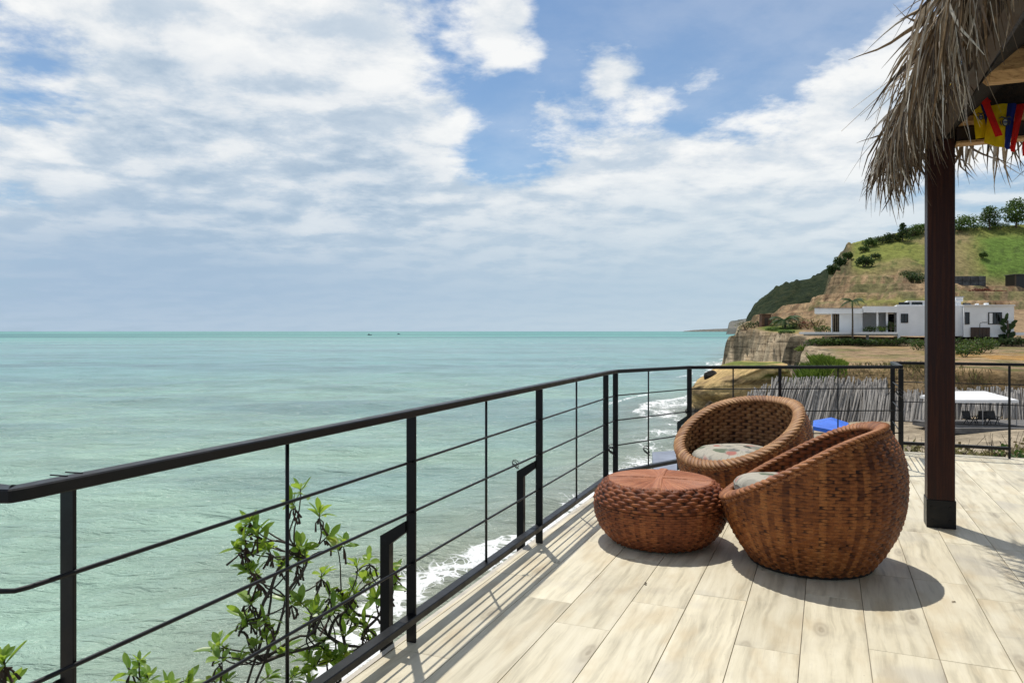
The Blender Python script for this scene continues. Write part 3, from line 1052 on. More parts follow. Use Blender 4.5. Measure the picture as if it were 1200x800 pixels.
# ------------------------------------------------------------------ foliage helpers
def leaf_cloud(mb, tones, c, rad, n, size, r, flat=0.0, shell=0.35):
    """n small leaf faces spread through an ellipsoid, uneven and with gaps"""
    c = Vector(c)
    for _ in range(n):
        while True:
            p = Vector((r.uniform(-1, 1), r.uniform(-1, 1), r.uniform(-1, 1)))
            if shell < p.length < 1.0:
                break
        q = c + Vector((p.x * rad[0], p.y * rad[1], p.z * rad[2]))
        e = Euler((r.uniform(-1.2, 1.2), r.uniform(-1.2, 1.2), r.uniform(0, 6.28)))
        s = size * r.uniform(0.55, 1.3)
        a = e.to_matrix() @ Vector((s, 0, 0))
        b = e.to_matrix() @ Vector((0, s * 0.55, 0))
        mb.add([q - a, q + b - a * 0.15, q + a, q - b + a * 0.15], [(0, 1, 2, 3)])
        tones.append(r.random())


def tone_build(mb, tones, name, mat, parent, per=4):
    o = mb.build(name, mat, parent)
    arr = np.repeat(np.array(tones, np.float32), per)
    a = o.data.attributes.new('tone', 'FLOAT', 'POINT')
    a.data.foreach_set('value', arr[:len(o.data.vertices)])
    return o


def tree(name, base, h, w, mat, label, seed, crown_from=0.28, n=520, cat='tree', group=None, clumps=9, size=None, cone=False):
    r = random.Random(seed)
    root = empty(name, base)
    tag(root, label, cat, group)
    tr = MB()
    tr.tube([base - Vector((0, 0, .6)), base + Vector((r.uniform(-.1, .1) * h * .3, 0, h * .35)), base + Vector((r.uniform(-.1, .1) * h * .5, 0, h * .75))], [h * .035, h * .025, h * .010], 6)
    for k in range(5):
        an = r.uniform(0, 6.28)
        z0 = h * r.uniform(.25, .5)
        tr.tube([base + Vector((0, 0, z0)), base + Vector((math.cos(an) * w * .25, math.sin(an) * w * .25, z0 + h * .15)), base + Vector((math.cos(an) * w * .42, math.sin(an) * w * .42, z0 + h * .25))], [h * .016, h * .011, h * .004], 5)
    tr.build('trunk', M_trunk, root)
    mb, tones = MB(), []
    size = size or max(0.13, w * 0.042)
    for k in range(clumps):
        t = (k + .5) / clumps
        an = k * 2.4 + r.uniform(-.4, .4)
        zz = h * (crown_from + (0.92 - crown_from) * t)
        env = math.sin(math.pi * min(1, 0.18 + t * 0.80)) if not cone else 1.05 * (1 - t) + .1
        rr = w * 0.5 * env * r.uniform(.35, .8)
        cc = base + Vector((math.cos(an) * rr, math.sin(an) * rr, zz))
        cr = w * r.uniform(.17, .28) * (1 if not cone else .5 + .7 * (1 - t))
        leaf_cloud(mb, tones, cc, (cr, cr, cr * r.uniform(.55, .8)), n // clumps, size, r, shell=.15)
    tone_build(mb, tones, 'crown', mat, root)
    return root


def bush(name, base, w, d, h, mat, label, seed, n=420, cat='shrub', group=None, size=None, clumps=7):
    r = random.Random(seed)
    root = empty(name, base)
    tag(root, label, cat, group)
    st = MB()
    for k in range(5):
        an = r.uniform(0, 6.28)
        st.tube([base - Vector((0, 0, .2)), base + Vector((math.cos(an) * w * .2, math.sin(an) * d * .2, h * .45)), base + Vector((math.cos(an) * w * .34, math.sin(an) * d * .34, h * .75))], [h * .03, h * .02, h * .006], 5)
    st.build('stem', M_trunk, root)
    mb, tones = MB(), []
    size = size or max(0.12, h * 0.085)
    for k in range(clumps):
        u = (k + .5) / clumps * 2 - 1
        cc = base + Vector((u * w * .36, r.uniform(-.3, .3) * d, h * (0.36 + r.uniform(0, .28) * (1 - u * u * .6))))
        leaf_cloud(mb, tones, cc, (w * r.uniform(.16, .24), d * .30, h * r.uniform(.28, .42)), n // clumps, size, r, shell=.1)
    tone_build(mb, tones, 'foliage', mat, root)
    return root


def palm(base, h, L, label, seed, nf=13, trunk_r=0.16):
    r = random.Random(seed)
    root = empty('palm_tree', base)
    tag(root, label, 'palm tree')
    top = base + Vector((0, 0, h))
    tr = MB()
    tr.tube([base - Vector((0, 0, .5)), base + Vector((.05, 0, h * .5)), top], [trunk_r * 1.4, trunk_r, trunk_r * .8], 8)
    tr.build('trunk', M_trunk, root)
    for k in range(nf):
        an = k / nf * 6.283 + r.uniform(-.2, .2)
        up = r.uniform(.35, 1.15)
        f = MB()
        tones = []
        pts = []
        for i in range(9):
            t = i / 8
            ho = L * t * (0.95 - 0.18 * t)
            zo = L * (up * t - 0.95 * t * t) * .75
            pts.append(top + Vector((math.cos(an) * ho, math.sin(an) * ho, zo)))
        f.tube(pts, [.045 * (1 - i / 9) + .008 for i in range(9)], 4, cap=False)
        tn = [r.random()] * 9
        side = Vector((-math.sin(an), math.cos(an), 0))
        for i in range(1, 9):
            for j in (0, .5):
                t = min(1, (i + j) / 8)
                a = pts[i] if j == 0 or i == 8 else pts[i].lerp(pts[i + 1], .5)
                ll = L * .30 * math.sin(math.pi * min(1, .15 + t * .82))
                for s in (-1, 1):
                    tip = a + side * s * ll * .75 + (pts[i] - pts[i - 1]).normalized() * ll * .5 - Vector((0, 0, ll * .45))
                    wv = (pts[i] - pts[i - 1]).normalized() * L * .028
                    f.add([a - wv, a + wv, tip, tip], [(0, 1, 2)])
        f.build('frond', M_fol_mid, root)
    return root


# ------------------------------------------------------------------ trees, shrubs on the hill
hill_trees = [
    (1058, 287, 7.6, 6.4, M_fol_dark, 'dense dark conical tree on the hill crest left of the thatched hut post', 0, True),
    (1160, 297, 9.6, 8.6, M_fol_mid, 'round crowned tree standing alone on the hill skyline right of the post', 1, False),
    (1191, 297, 11.5, 11.0, M_fol_mid, 'taller of the two big trees on the skyline, at the right edge', 2, False),
    (1218, 297, 9.0, 9.5, M_fol_mid, 'tree on the hill crest just past the right edge', 3, False),
]
for px, Y, h, w, m_, lab, sd, cone in hill_trees:
    tree('tree', pxg(px, Y), h, w, m_, lab, 40 + sd, 0.22 if not cone else .08, 1900, clumps=16, cone=cone)
tree('tree', pxg(1130, 297), 4.8, 12.5, M_fol_mid, 'low spreading umbrella shaped tree on the crest beside the post', 51, .5, 700, clumps=11)
for i, (px, Y, w, h, m_, lab) in enumerate((
        (1012, 281, 4.5, 2.6, M_fol_mid, 'leftmost shrub on the brow above the tan bluff'),
        (1020, 286, 6.5, 3.8, M_fol_mid, 'olive shrub second from the left on the brow'),
        (1034, 288, 9.0, 3.2, M_fol_dark, 'long dark thicket on the skyline beside the conical tree'),
        (1045, 289, 8.0, 4.0, M_fol_dark, 'dark bush touching the left side of the conical tree'),
        (1069, 292, 8.0, 3.8, M_fol_mid, 'green bush right of the conical tree'),
        (1080, 293, 9.0, 4.4, M_fol_mid, 'green bush on the crest half behind the hut post'),
        (1122, 296, 8.0, 3.0, M_fol_mid, 'low bush under the umbrella shaped tree'),
        (1146, 297, 9.0, 2.4, M_fol_mid, 'low hedge of bushes left of the lone round tree'),
        (1172, 297, 9.0, 3.0, M_fol_mid, 'low scrub between the two big skyline trees'),
        (1027, 268, 4.5, 2.4, M_fol_dark, 'small dark bush at the lip of the bluff'),
        (1013, 262, 6.8, 4.4, M_fol_dark, 'large dark bush growing on the face of the bluff'),
        (1066, 250, 7.0, 2.2, M_fol_dark, 'flat dark bush on the lower green slope'),
        (1071, 243, 9.0, 4.0, M_fol_dark, 'rounded green bush at the foot of the slope left of the post'),
        (1152, 268, 3.2, 2.6, M_fol_mid, 'single small bush on the bright green slope'),
        (985, 268, 5.5, 4.2, M_fol_dark, 'scrub clinging to the seaward edge of the bluff'),
        (977, 262, 4.5, 4.5, M_fol_dark, 'dark scrub low on the seaward edge of the bluff'),
        (994, 275, 4.0, 3.4, M_fol_mid, 'scrub at the top of the bluff edge'))):
    bush('hill_shrub', pxg(px, Y), w, w * .6, h, m_, lab, 100 + i, 900, group='shrubs on the hill', clumps=10)
for i, (px, Y, w, h) in enumerate(((1149, 226, 7.5, 1.1), (1163, 232, 10.5, 1.0))):
    bush('red_shrub', pxg(px, Y), w, 2.5, h, M_fol_red, ['smaller patch of russet ground shrub behind the villa roof', 'larger patch of russet ground shrub behind the villa roof'][i], 150 + i, 500, size=.22)

# dark stone wall and shed on the hill
b0, b1 = pxg(1100, 246), pxg(1155.5, 246)
root = empty('stone_wall', b0)
tag(root, 'dark grey stone retaining wall on the green slope right of the post', 'wall')
mb = MB()
z0 = min(b0.z, b1.z) - .8
zt = at(1130, 323.5, 246).z
mb.bx(b0.x, b1.x, 246, 247.2, z0, zt)
mb.build('wall', M_stonewall, root)
for k in range(6):
    for j in range(2):
        w_ = (b1.x - b0.x) / 6
        MB().box((b0.x + w_ * (k + .5), 245.94, zt - 1.0 - 1.7 * j + .1 * ((k * 7) % 3)), (w_ * .93, .24, 1.55)).build('stone_panel', M_stonewall, root, bevel=.08)
b0 = pxg(1196, 246)
root = empty('shed', b0)
tag(root, 'black open shed at the right edge on the green slope', 'shed')
zt = at(1196, 321, 246).z
x0, x1 = at(1190, 321, 246).x, at(1212, 321, 246).x
MB().bx(x0, x1, 246.4, 251, b0.z - 1, zt - .25).build('wall', M_plastic, root)
MB().bx(x0 - .3, x1 + .3, 245.8, 251.4, zt - .25, zt).build('roof', M_stonewall, root)
MB().bx(x0, x0 + .35, 246.0, 246.35, b0.z - 1, zt - .26).build('post', M_trunk, root)


# ------------------------------------------------------------------ the white villa
S = 130 / F


def hx(px): return (px - 600) * S
def hz(py): return CH - (py - 388) * S


villa = empty('villa', (hx(1060), 131, hz(392)))
tag(villa, 'long flat roofed white villa on the headland behind the post', 'house')


VSK = 0.45             # the plan is skewed: side walls run away from the viewer


def vpart(name, mat, *boxes, parent=villa, bevel=0):
    mb = MB()
    for b in boxes:
        mb.bx(*b)
    mb.v = [(x + VSK * (y - 127.4), y, z) for x, y, z in mb.v]
    return mb.build(name, mat, parent, bevel=bevel)


gz = hz(391.2)
# left wing
vpart('roof', M_white, (hx(947.5), hx(1003), 127.6, 138, hz(367.6), hz(362.0)))
vpart('roof_edge', M_steel, (hx(947.2), hx(1003.3), 127.5, 138.1, hz(361.98), hz(361.3)))
vpart('wall', M_white, (hx(975.8), hx(1003.1), 130.0, 137, gz, hz(367.62)))
vpart('wall', M_white, (hx(966.2), hx(967.6), 129.6, 137, gz, hz(367.62)))
vpart('back_wall', M_white, (hx(967.62), hx(975.78), 136.5, 137, gz, hz(367.62)))
for k in range(3):
    x0 = hx(968.1 + k * 2.6)
    vpart('curtain', M_curtain, (x0, x0 + .23, 130.6, 130.75, gz, hz(368)))
    vpart('glass_door', M_glass, (x0 + .235, x0 + .385, 130.9, 130.96, gz, hz(368)))
# portico
vpart('roof', M_white, (hx(1003.6), hx(1042.0), 127.2, 137.5, hz(366.4), hz(359.4)))
vpart('back_wall', M_white, (hx(1003.3), hx(1033), 134.4, 135, gz, hz(366.42)))
vpart('column', M_white, (hx(1019), hx(1021.2), 128.2, 128.6, gz, hz(366.42)))
vpart('column', M_white, (hx(1030), hx(1032.2), 128.2, 128.6, gz, hz(366.42)))
g_ = vpart('window', M_frame, (hx(1033.3), hx(1042), 134.0, 134.2, gz, hz(367)))
for k in range(2):
    vpart('pane', M_glass, (hx(1033.8 + 4.2 * k), hx(1037.4 + 4.2 * k), 133.93, 133.99, gz + .1, hz(367.8)), parent=g_)
# middle block
vpart('wall', M_white, (hx(1042.3), hx(1118.0), 127.9, 140, hz(393.6), hz(358.4)))
vpart('roof', M_white, (hx(1042.3), hx(1119), 128.4, 139, hz(358.38), hz(357.6)))
vpart('clerestory', M_white, (hx(1056), hx(1118), 129.4, 137, hz(357.55), hz(353.2)))
vpart('roof', M_white, (hx(1055), hx(1120), 129.0, 137.4, hz(353.18), hz(352.4)))
for a, b in ((1045, 1058), (1060.5, 1073)):
    vpart('clerestory_window', M_glass, (hx(a), hx(b), 129.25, 129.38, hz(357.5), hz(354.2)))


def window(x0, x1, y0, y1, Y, mull=1):
    fr = MB()
    fr.bx(hx(x0), hx(x1), Y - .10, Y - .004, hz(y1), hz(y1) + .12)
    fr.bx(hx(x0), hx(x1), Y - .10, Y - .004, hz(y0) - .12, hz(y0))
    n = mull + 1
    for k in range(n + 1):
        xx = hx(x0) + (hx(x1) - hx(x0) - .12) * k / n
        fr.bx(xx, xx + .12, Y - .098, Y - .006, hz(y1) + .122, hz(y0) - .122)
    fr.v = [(x + VSK * (y - 127.4), y, z) for x, y, z in fr.v]
    f = fr.build('window', M_frame, villa)
    for k in range(n):
        xx0 = hx(x0) + (hx(x1) - hx(x0) - .12) * k / n + .122
        xx1 = hx(x0) + (hx(x1) - hx(x0) - .12) * (k + 1) / n - .002
        vpart('pane', M_glass, (xx0, xx1, Y - .045, Y - .008, hz(y1) + .122, hz(y0) - .122), parent=f)
    if mull > 1:
        vpart('curtain', M_white, (hx(x0) + .2, hx(x0) + .75, Y - .075, Y - .05, hz(y1) + .14, hz(y0) - .14), parent=f)


window(1047, 1055.5, 367.8, 378.4, 127.9, 1)
# right block
vpart('wall', M_white, (hx(1118.2), hx(1175.6), 126.6, 139.5, hz(394.6), hz(359.2)))
vpart('parapet', M_white, (hx(1117.6), hx(1176.6), 126.3, 139.8, hz(359.15), hz(358.0)))
window(1119.5, 1124.8, 366.3, 380.2, 126.6, 0)
window(1146, 1161.8, 366.4, 380.2, 126.6, 2)
dr = vpart('garage_door', M_brown, (hx(1126), hx(1147.8), 126.35, 126.59, hz(394.5), hz(383.6)))
for k in range(5):
    vpart('door_board', M_brown, (hx(1126.4 + k * 4.3), hx(1130.4 + k * 4.3), 126.28, 126.345, hz(394.3), hz(384)), parent=dr)
vpart('tower', M_white, (hx(1112), hx(1120.5), 129.5, 134, hz(352.3), hz(348.2)))
vpart('roof', M_steel, (hx(1110.5), hx(1121.5), 129.2, 134.3, hz(348.18), hz(347.4)))
for px, w_, h_ in ((1126, 8, 3), (1138, 3, 2.4), (1149, 4, 3)):
    vpart('roof_unit', M_stonewall if w_ > 5 else M_white, (hx(px - w_ / 2), hx(px + w_ / 2), 130, 131.5, hz(357.98), hz(357.9 - h_)))
# deck on posts
vpart('terrace_slab', M_white, (hx(931), hx(1042.1), 124.3, 129.5, hz(391.18), hz(389.0)))
vpart('terrace_slab', M_conc, (hx(936), hx(1042.0), 124.6, 129.6, hz(393.0), hz(391.2)))
vpart('walkway', M_white, (hx(1176.8), hx(1230), 126, 130, hz(392.6), hz(389.5)))
for px in (1008, 1043.5, 1076):
    vpart('pier', M_white if px > 1010 else M_conc, (hx(px - 1.6), hx(px + 1.6), 125.4, 126.2, hz(402), hz(393.05) if px < 1042 else hz(392)))
lp = empty('lamp_post', (hx(1126.5), 124.8, hz(396)))
tag(lp, 'thin dark lamp post with a bent arm before the villa garage', 'lamp post')
MB().tube([(hx(1126.5), 124.8, hz(404)), (hx(1126.5), 124.8, hz(380)), (hx(1127.5), 124.8, hz(378.6)), (hx(1129.5), 124.8, hz(378.2))], [.06, .05, .045, .04], 6).build('pole', M_frame, lp)
MB().box((hx(1132), 124.8, hz(378.1)), (.75, .3, .12)).build('lamp_head', M_frame, lp)

for i, (px, w, h, m_, lab) in enumerate((
        (1012, 2.4, 1.2, M_fol_mid, 'potted agave like plant left under the villa portico'),
        (1026, 2.2, 1.35, M_fol_lime, 'bright lime bush between the portico columns'),
        (1037, 1.6, 2.3, M_fol_mid, 'tall dark potted plant before the portico glass'))):
    bush('portico_plant', Vector((hx(px), 127.75, hz(389))), w, .9, h, m_, lab, 200 + i, 160, size=.16)
for i, (px, w, h, m_) in enumerate(((944, 3.8, 1.5, M_fol_dark), (958, 4.4, 1.35, M_fol_mid), (972, 4.6, 1.4, M_fol_mid), (986, 4.6, 1.45, M_fol_dark), (1000, 4.4, 1.3, M_fol_mid), (1015, 4.6, 1.35, M_fol_dark), (1030, 4.6, 1.4, M_fol_mid), (1046, 4.6, 1.4, M_fol_dark), (1061, 4.8, 1.45, M_fol_dark), (1122, 4.6, 1.5, M_fol_dark), (1170, 4.6, 1.5, M_fol_dark), (1184, 5.0, 1.8, M_fol_dark), (1198, 5.0, 1.8, M_fol_dark))):
    p = pxg(px, 123.4)
    bush('hedge_bush', p, w, 1.8, h + .15, m_, ['leftmost hedge bush under the villa terrace', 'hedge bush second from left under the terrace', 'hedge bush below the curtained door', 'hedge bush third below the left wing', 'hedge bush below the slim palm', 'hedge bush at the terrace pier', 'hedge bush below the portico columns', 'hedge bush at the corner below the villa window', 'hedge bush under the villa window wall', 'hedge bush under the brown garage', 'dark hedge bush right of the garage', 'dark hedge bush below the banana plant', 'dark hedge bush at the right edge below the walkway'][i], 220 + i, 300, group='hedge bushes along the villa terrace', size=.2)
# round shrubs on the field before the villa
bush('round_shrub', pxg(1151, 104), 5.6, 4, 2.6, M_fol_mid, 'large round green shrub on the straw field before the garage', 260, 900, size=.17, clumps=11)
bush('round_shrub', pxg(1131, 92), 4.0, 3, 2.0, M_fol_mid, 'shaggy green shrub in front of the large round one', 261, 800, size=.15, clumps=10)
bush('round_shrub', pxg(1076, 112), 2.9, 2.4, 2.0, M_fol_mid, 'round green shrub at the left edge of the hut post', 262, 500, size=.15)
# headland garden
palm(pxg(999, 124) + Vector((0, 0, .3)), hz(353) - pxg(999, 124).z - .6, 2.6, 'slim palm with a tall thin trunk before the white villa', 5, 12, .14)
palm(pxg(920, 181), 1.9, 5.0, 'short trunkless palm on the headland left of the villa', 6, 15, .3)
hut = empty('garden_hut', pxg(897, 188))
tag(hut, 'small red brown wooden hut among headland bushes', 'hut')
b = pxg(897, 188)
MB().box((b.x, b.y, b.z + 1.3), (2.6, 2.0, 3.2), taper=.9).build('wall', M_hut, hut)
MB().box((b.x, b.y, b.z + 3.02), (2.8, 2.3, .22)).build('roof', M_hut, hut)
MB().box((b.x - .1, b.y - 1.02, b.z + 1.1), (.9, .06, 2.0)).build('door', M_brown, hut)
for i, (px, Y, w, h, m_, lab) in enumerate(((874, 192, 5.4, 3.0, M_fol_dry, 'dry brown bush at the tip of the headland'), (884, 190, 5.0, 2.3, M_fol_dark, 'dark bush left of the little brown hut'), (909, 188, 5.0, 2.0, M_fol_mid, 'green bush right of the little brown hut'), (931, 178, 6.0, 2.0, M_fol_dark, 'dark low bush right of the trunkless palm'), (938, 180, 4.8, 3.2, M_fol_dry, 'brownish taller bush behind the trunkless palm'), (957, 165, 5.0, 3.2, M_fol_dry, 'tan green bush left of the villa curtains'), (964, 144, 3.6, 1.9, M_fol_mid, 'green bush beside the left end of the villa'), (947, 172, 4.6, 2.3, M_fol_red, 'russet bush on the headland lawn edge'), (905, 172, 3.6, .8, M_fol_mid, 'low creeping plant on the lawn edge'), (942, 126, 3.6, 1.3, M_fol_lime, 'lime green plant at the left foot of the terrace'), (921, 150, 3.2, .7, M_fol_mid, 'green tuft on the bare headland slope'))):
    bush('headland_bush', pxg(px, Y), w, 2.2, h, m_, lab, 280 + i, 300, group='bushes on the headland', size=.2)
# banana like plant behind the right block
root = empty('banana_plant', pxg(1180, 124.5))
tag(root, 'banana plant with big upright leaves at the right end of the villa', 'plant')
base = pxg(1181, 126)
r_ = random.Random(4)
for k in range(16):
    an = r_.uniform(0, 6.28)
    z0 = r_.uniform(.3, 3.6)
    p0 = base + Vector((r_.uniform(-.5, .5), r_.uniform(-.4, .4), z0))
    ln = r_.uniform(1.2, 2.2)
    d_ = Vector((math.cos(an) * .75, math.sin(an) * .4, r_.uniform(.6, 1.3))).normalized()
    s_ = Vector((-d_.z, 0, d_.x)).normalized() * .34
    dr_ = Vector((0, 0, -.25))
    MB().add([p0, p0 + d_ * ln * .4 - s_, p0 + d_ * ln * .8 - s_ * .8 + dr_ * .4, p0 + d_ * ln + dr_, p0 + d_ * ln * .8 + s_ * .8 + dr_ * .4, p0 + d_ * ln * .4 + s_], [(0, 1, 2, 3, 4, 5)]).build('leaf', M_fol_dark if k % 2 else M_fol_mid, root)
MB().tube([base - Vector((0, 0, .5)), base + Vector((.1, 0, 2)), base + Vector((0, 0, 4))], [.25, .2, .1], 6).build('stem', M_trunk, root)


# ------------------------------------------------------------------ grass along the lip above the palisade
def grass_fringe(name, pts, n, h, mat, label, seed, spread=1.0):
    r = random.Random(seed)
    mb, tones = MB(), []
    for _ in range(n):
        i = r.randrange(len(pts) - 1)
        t = r.random()
        px = pts[i][0] * (1 - t) + pts[i + 1][0] * t
        Y = pts[i][1] * (1 - t) + pts[i + 1][1] * t + r.gauss(0, spread)
        p = pxg(px, Y) if _ % 1 == 0 else None
        hh = h * r.uniform(.5, 1.2) * (.25 + .75 * math.sin(math.pi * min(1, max(0, (px - pts[0][0]) / (pts[-1][0] - pts[0][0])))) ** .8)
        an = r.uniform(0, 6.28)
        lean = r.uniform(.1, .8)
        wv = Vector((math.cos(an + 1.57), math.sin(an + 1.57), 0)) * .034
        tip = p + Vector((math.cos(an) * hh * lean, math.sin(an) * hh * lean, hh))
        mid = p + Vector((math.cos(an) * hh * lean * .35, math.sin(an) * hh * lean * .35, hh * .62))
        mb.add([p - wv, p + wv, mid + wv * .7, tip, mid - wv * .7], [(0, 1, 2, 3, 4)])
        tones.append(r.random())
    o = tone_build(mb, tones, name, mat, None, 5)
    return tag(o, label, 'grass', None, 'stuff')


grass_fringe('grass', [(893, 71.8), (925, 71), (950, 70.6), (994, 70.2)], 5200, 1.15, M_fol_lime, 'long lime green grass hanging over the top of the palisade bank', 1, 1.0)
grass_fringe('grass', [(868, 79), (880, 76), (893, 73)], 800, .8, M_fol_mid, 'olive grass on the sandstone ledge left of the palisade', 2, 1.2)
grass_fringe('dry_grass', [(985, 68.6), (1040, 68), (1075, 66), (1110, 64), (1200, 60)], 900, .6, M_fol_dry, 'dry straw tufts along the top of the palisade on the right', 3, .8)


# ------------------------------------------------------------------ palisade of leaning poles
def make_palisade():
    line = [(20.6, 66.6), (23.5, 66.0), (30.4, 65.7), (32.8, 63.3), (35.8, 60.9), (42, 59.2), (50, 57.1)]
    seg = [0]
    for a, b in zip(line[:-1], line[1:]):
        seg.append(seg[-1] + math.hypot(b[0] - a[0], b[1] - a[1]))
    root = empty('palisade', (24, 66, -5.6))
    tag(root, 'long palisade of leaning weathered grey poles holding up the beach bank', 'fence')
    r = random.Random(12)
    pole = MB().tube([(0, 0, -.4), (.02, 0, .5), (-.015, .01, 1.0)], [.5, .47, .40], 6).mesh('pole', M_pole, smooth=False)
    n = 285
    for k in range(n):
        s = seg[-1] * (k + r.uniform(-.35, .35)) / n
        s = min(max(s, 0.01), seg[-1] - .01)
        i = max(j for j in range(len(seg) - 1) if seg[j] <= s)
        t = (s - seg[i]) / (seg[i + 1] - seg[i])
        x = line[i][0] * (1 - t) + line[i + 1][0] * t
        y = line[i][1] * (1 - t) + line[i + 1][1] * t - r.uniform(.0, .55)
        hgt = (3.5 if x < 32 else 2.75) * r.uniform(.90, 1.05) * (1 if x > 23 else .55 + .45 * (x - 20.6) / 2.4)
        lean = r.gauss(.66, .07)
        dx = r.gauss(.48 if x > 26 else .52, .07)
        o = link('pole', pole, root)
        up = Vector((dx * hgt, lean * hgt, hgt))
        rot = Vector((0, 0, 1)).rotation_difference(up.normalized()).to_matrix().to_4x4()
        wdt = r.uniform(.09, .21)
        zb = max(-6.0, min(-5.55, ground_z(x, y - 1.2)))
        o.matrix_basis = Matrix.Translation(Vector((x, y, zb - .1)) - root.location) @ rot @ Matrix.Diagonal((wdt, wdt, hgt, 1))
    mb = MB()
    for k in range(800):              # thinner poles packed behind the first row
        s = r.uniform(.2, seg[-1] - .1)
        i = max(j for j in range(len(seg) - 1) if seg[j] <= s)
        t = (s - seg[i]) / (seg[i + 1] - seg[i])
        x = line[i][0] * (1 - t) + line[i + 1][0] * t
        y = line[i][1] * (1 - t) + line[i + 1][1] * t - r.uniform(-.25, .25)
        hgt = (3.3 if x < 32 else 2.5) * r.uniform(.8, 1.05) * (1 if x > 23 else .55 + .45 * (x - 20.6) / 2.4)
        zb = max(-6.0, min(-5.55, ground_z(x, y - 1.2)))
        p0 = Vector((x, y, zb - .3))
        mb.tube([p0, p0 + Vector((r.gauss(.48, .08) * hgt, r.gauss(.64, .05) * hgt, hgt + .2))], [r.uniform(.07, .12), .06], 5)
    mb.build('back_pole', M_pole, root)['kind'] = 'stuff'


make_palisade()


# ------------------------------------------------------------------ white tent, chairs, blue canopy
def hip_canopy(mb, x0, x1, y0, y1, ze, zr, rx0, rx1, ry, val):
    t = .05
    vs = [(x0, y0, ze), (x1, y0, ze), (x1, y1, ze), (x0, y1, ze), (rx0, ry, zr), (rx1, ry, zr)]
    n = len(vs)
    mb.add(vs + [(a, b, c - t) for a, b, c in vs], [(0, 1, 5, 4), (1, 2, 5), (2, 3, 4, 5), (3, 0, 4), (6, 10, 11, 7), (7, 11, 8), (8, 11, 10, 9), (9, 10, 6)])


TY = 57.0
ts = TY / F
gzt = -5.62
root = empty('white_tent', (36.4, TY - 1, gzt))
tag(root, 'white hipped beach tent standing before the grey palisade', 'tent')
x0, x1 = at(1111.5, 0, TY - 2.2).x, at(1194, 0, TY - 2.2).x
ze, zr = at(0, 468.6, TY - 2.2).z, at(0, 457.8, TY).z
mb = MB()
hip_canopy(mb, x0, x1, TY - 2.2, TY + 1.6, ze, zr, x0 + 1.2, x1 - 1.3, TY - .3, .3)
mb.build('canopy', M_tent, root)
mb = MB()
for a, b in (((x0, TY - 2.2), (x1, TY - 2.2)), ((x1, TY - 2.2), (x1, TY + 1.6)), ((x1, TY + 1.6), (x0, TY + 1.6)), ((x0, TY + 1.6), (x0, TY - 2.2))):
    mb.bar((a[0], a[1], ze - .12), (b[0], b[1], ze - .12), .03, .17)
mb.build('valance', M_tent, root)
for xx in (x0 + .08, (x0 + x1) / 2, x1 - .08):
    for yy in (TY - 2.1, TY + 1.5):
        MB().tube([(xx, yy, gzt - .3), (xx, yy, ze - .06)], .035, 6).build('leg', M_steel, root)
o = MB().bx(x0 - .5, x1 + 3.5, TY - 3.4, TY + 1.8, gzt - .3, gzt + .09).build('beach_platform', M_mat, None, off=Vector((0, 0, 0)))
tag(o, 'flat grey platform on the sand under the white tent', 'platform')


def beach_chair():
    root = empty('beach_chair')
    MB().box((0, 0, .42), (.62, .55, .06)).build('seat', M_plastic, root)
    MB().add([(-.31, .24, .42), (.31, .24, .42), (.31, .46, 1.0), (-.31, .46, 1.0), (-.31, .30, .42), (.31, .30, .42), (.31, .52, 1.0), (-.31, .52, 1.0)],
             [(0, 3, 2, 1), (4, 5, 6, 7), (0, 1, 5, 4), (1, 2, 6, 5), (2, 3, 7, 6), (3, 0, 4, 7)]).build('backrest', M_plastic, root)
    for sx in (-1, 1):
        MB().bar((sx * .29, -.25, 0), (sx * .29, .1, .6), .04, .04).build('leg', M_plastic, root)
        MB().bar((sx * .29, .32, 0), (sx * .29, -.1, .6), .04, .04).build('leg', M_plastic, root)
        MB().box((sx * .32, 0, .62), (.06, .55, .03)).build('armrest', M_plastic, root)
    return root


def copy_tree(o, parent=None):
    c = o.copy()
    C.objects.link(c)
    if parent is not None:
        c.parent = parent
    for ch in list(o.children):
        copy_tree(ch, c)
    return c


bc = beach_chair()
for i, (px, rz, lab) in enumerate(((1137, .15, 'left black beach chair under the white tent'), (1149.5, -.9, 'middle beach chair under the tent, turned sideways'), (1164.5, -.1, 'right black beach chair under the white tent'))):
    c = bc if i == 0 else copy_tree(bc)
    c.location = ((px - 600) / F * 55.6, 55.6, gzt + .092)
    c.rotation_euler = (0, 0, rz)
    tag(c, lab, 'chair', 'beach chairs under the white tent')

root = empty('blue_canopy', (19.7, 45, -6.4))
tag(root, 'bright blue square canopy pitched on the beach behind the wicker chairs', 'canopy')
bx0, bx1 = at(957.5, 0, 44).x, at(1005, 0, 44).x
zb, zp = at(0, 501, 44).z, at(0, 488, 46).z
pk = Vector(((bx0 + bx1) / 2 + .35, 45.6, zp))
A = [Vector((bx0, 44.6, zb)), Vector(((bx0 + bx1) / 2 + .3, 43.2, zb - .22)), Vector((bx1, 45.2, zb + .15)), Vector(((bx0 + bx1) / 2 - .1, 47.2, zb + .05))]
mb = MB()
for i in range(4):
    a, b = A[i], A[(i + 1) % 4]
    mb.add([a, b, pk, a - Vector((0, 0, .04)), b - Vector((0, 0, .04)), pk - Vector((0, 0, .04))], [(0, 1, 2), (5, 4, 3)])
mb.build('canopy', M_blue, root)
mb = MB()
for i in range(4):
    a, b = A[i], A[(i + 1) % 4]
    mb.bar(a - Vector((0, 0, .12)), b - Vector((0, 0, .12)), .02, .2)
mb.build('valance', M_blue, root)
for a in A:
    MB().tube([(a.x, a.y, -7.2), (a.x, a.y, a.z - .03)], .03, 6).build('leg', M_steel, root)

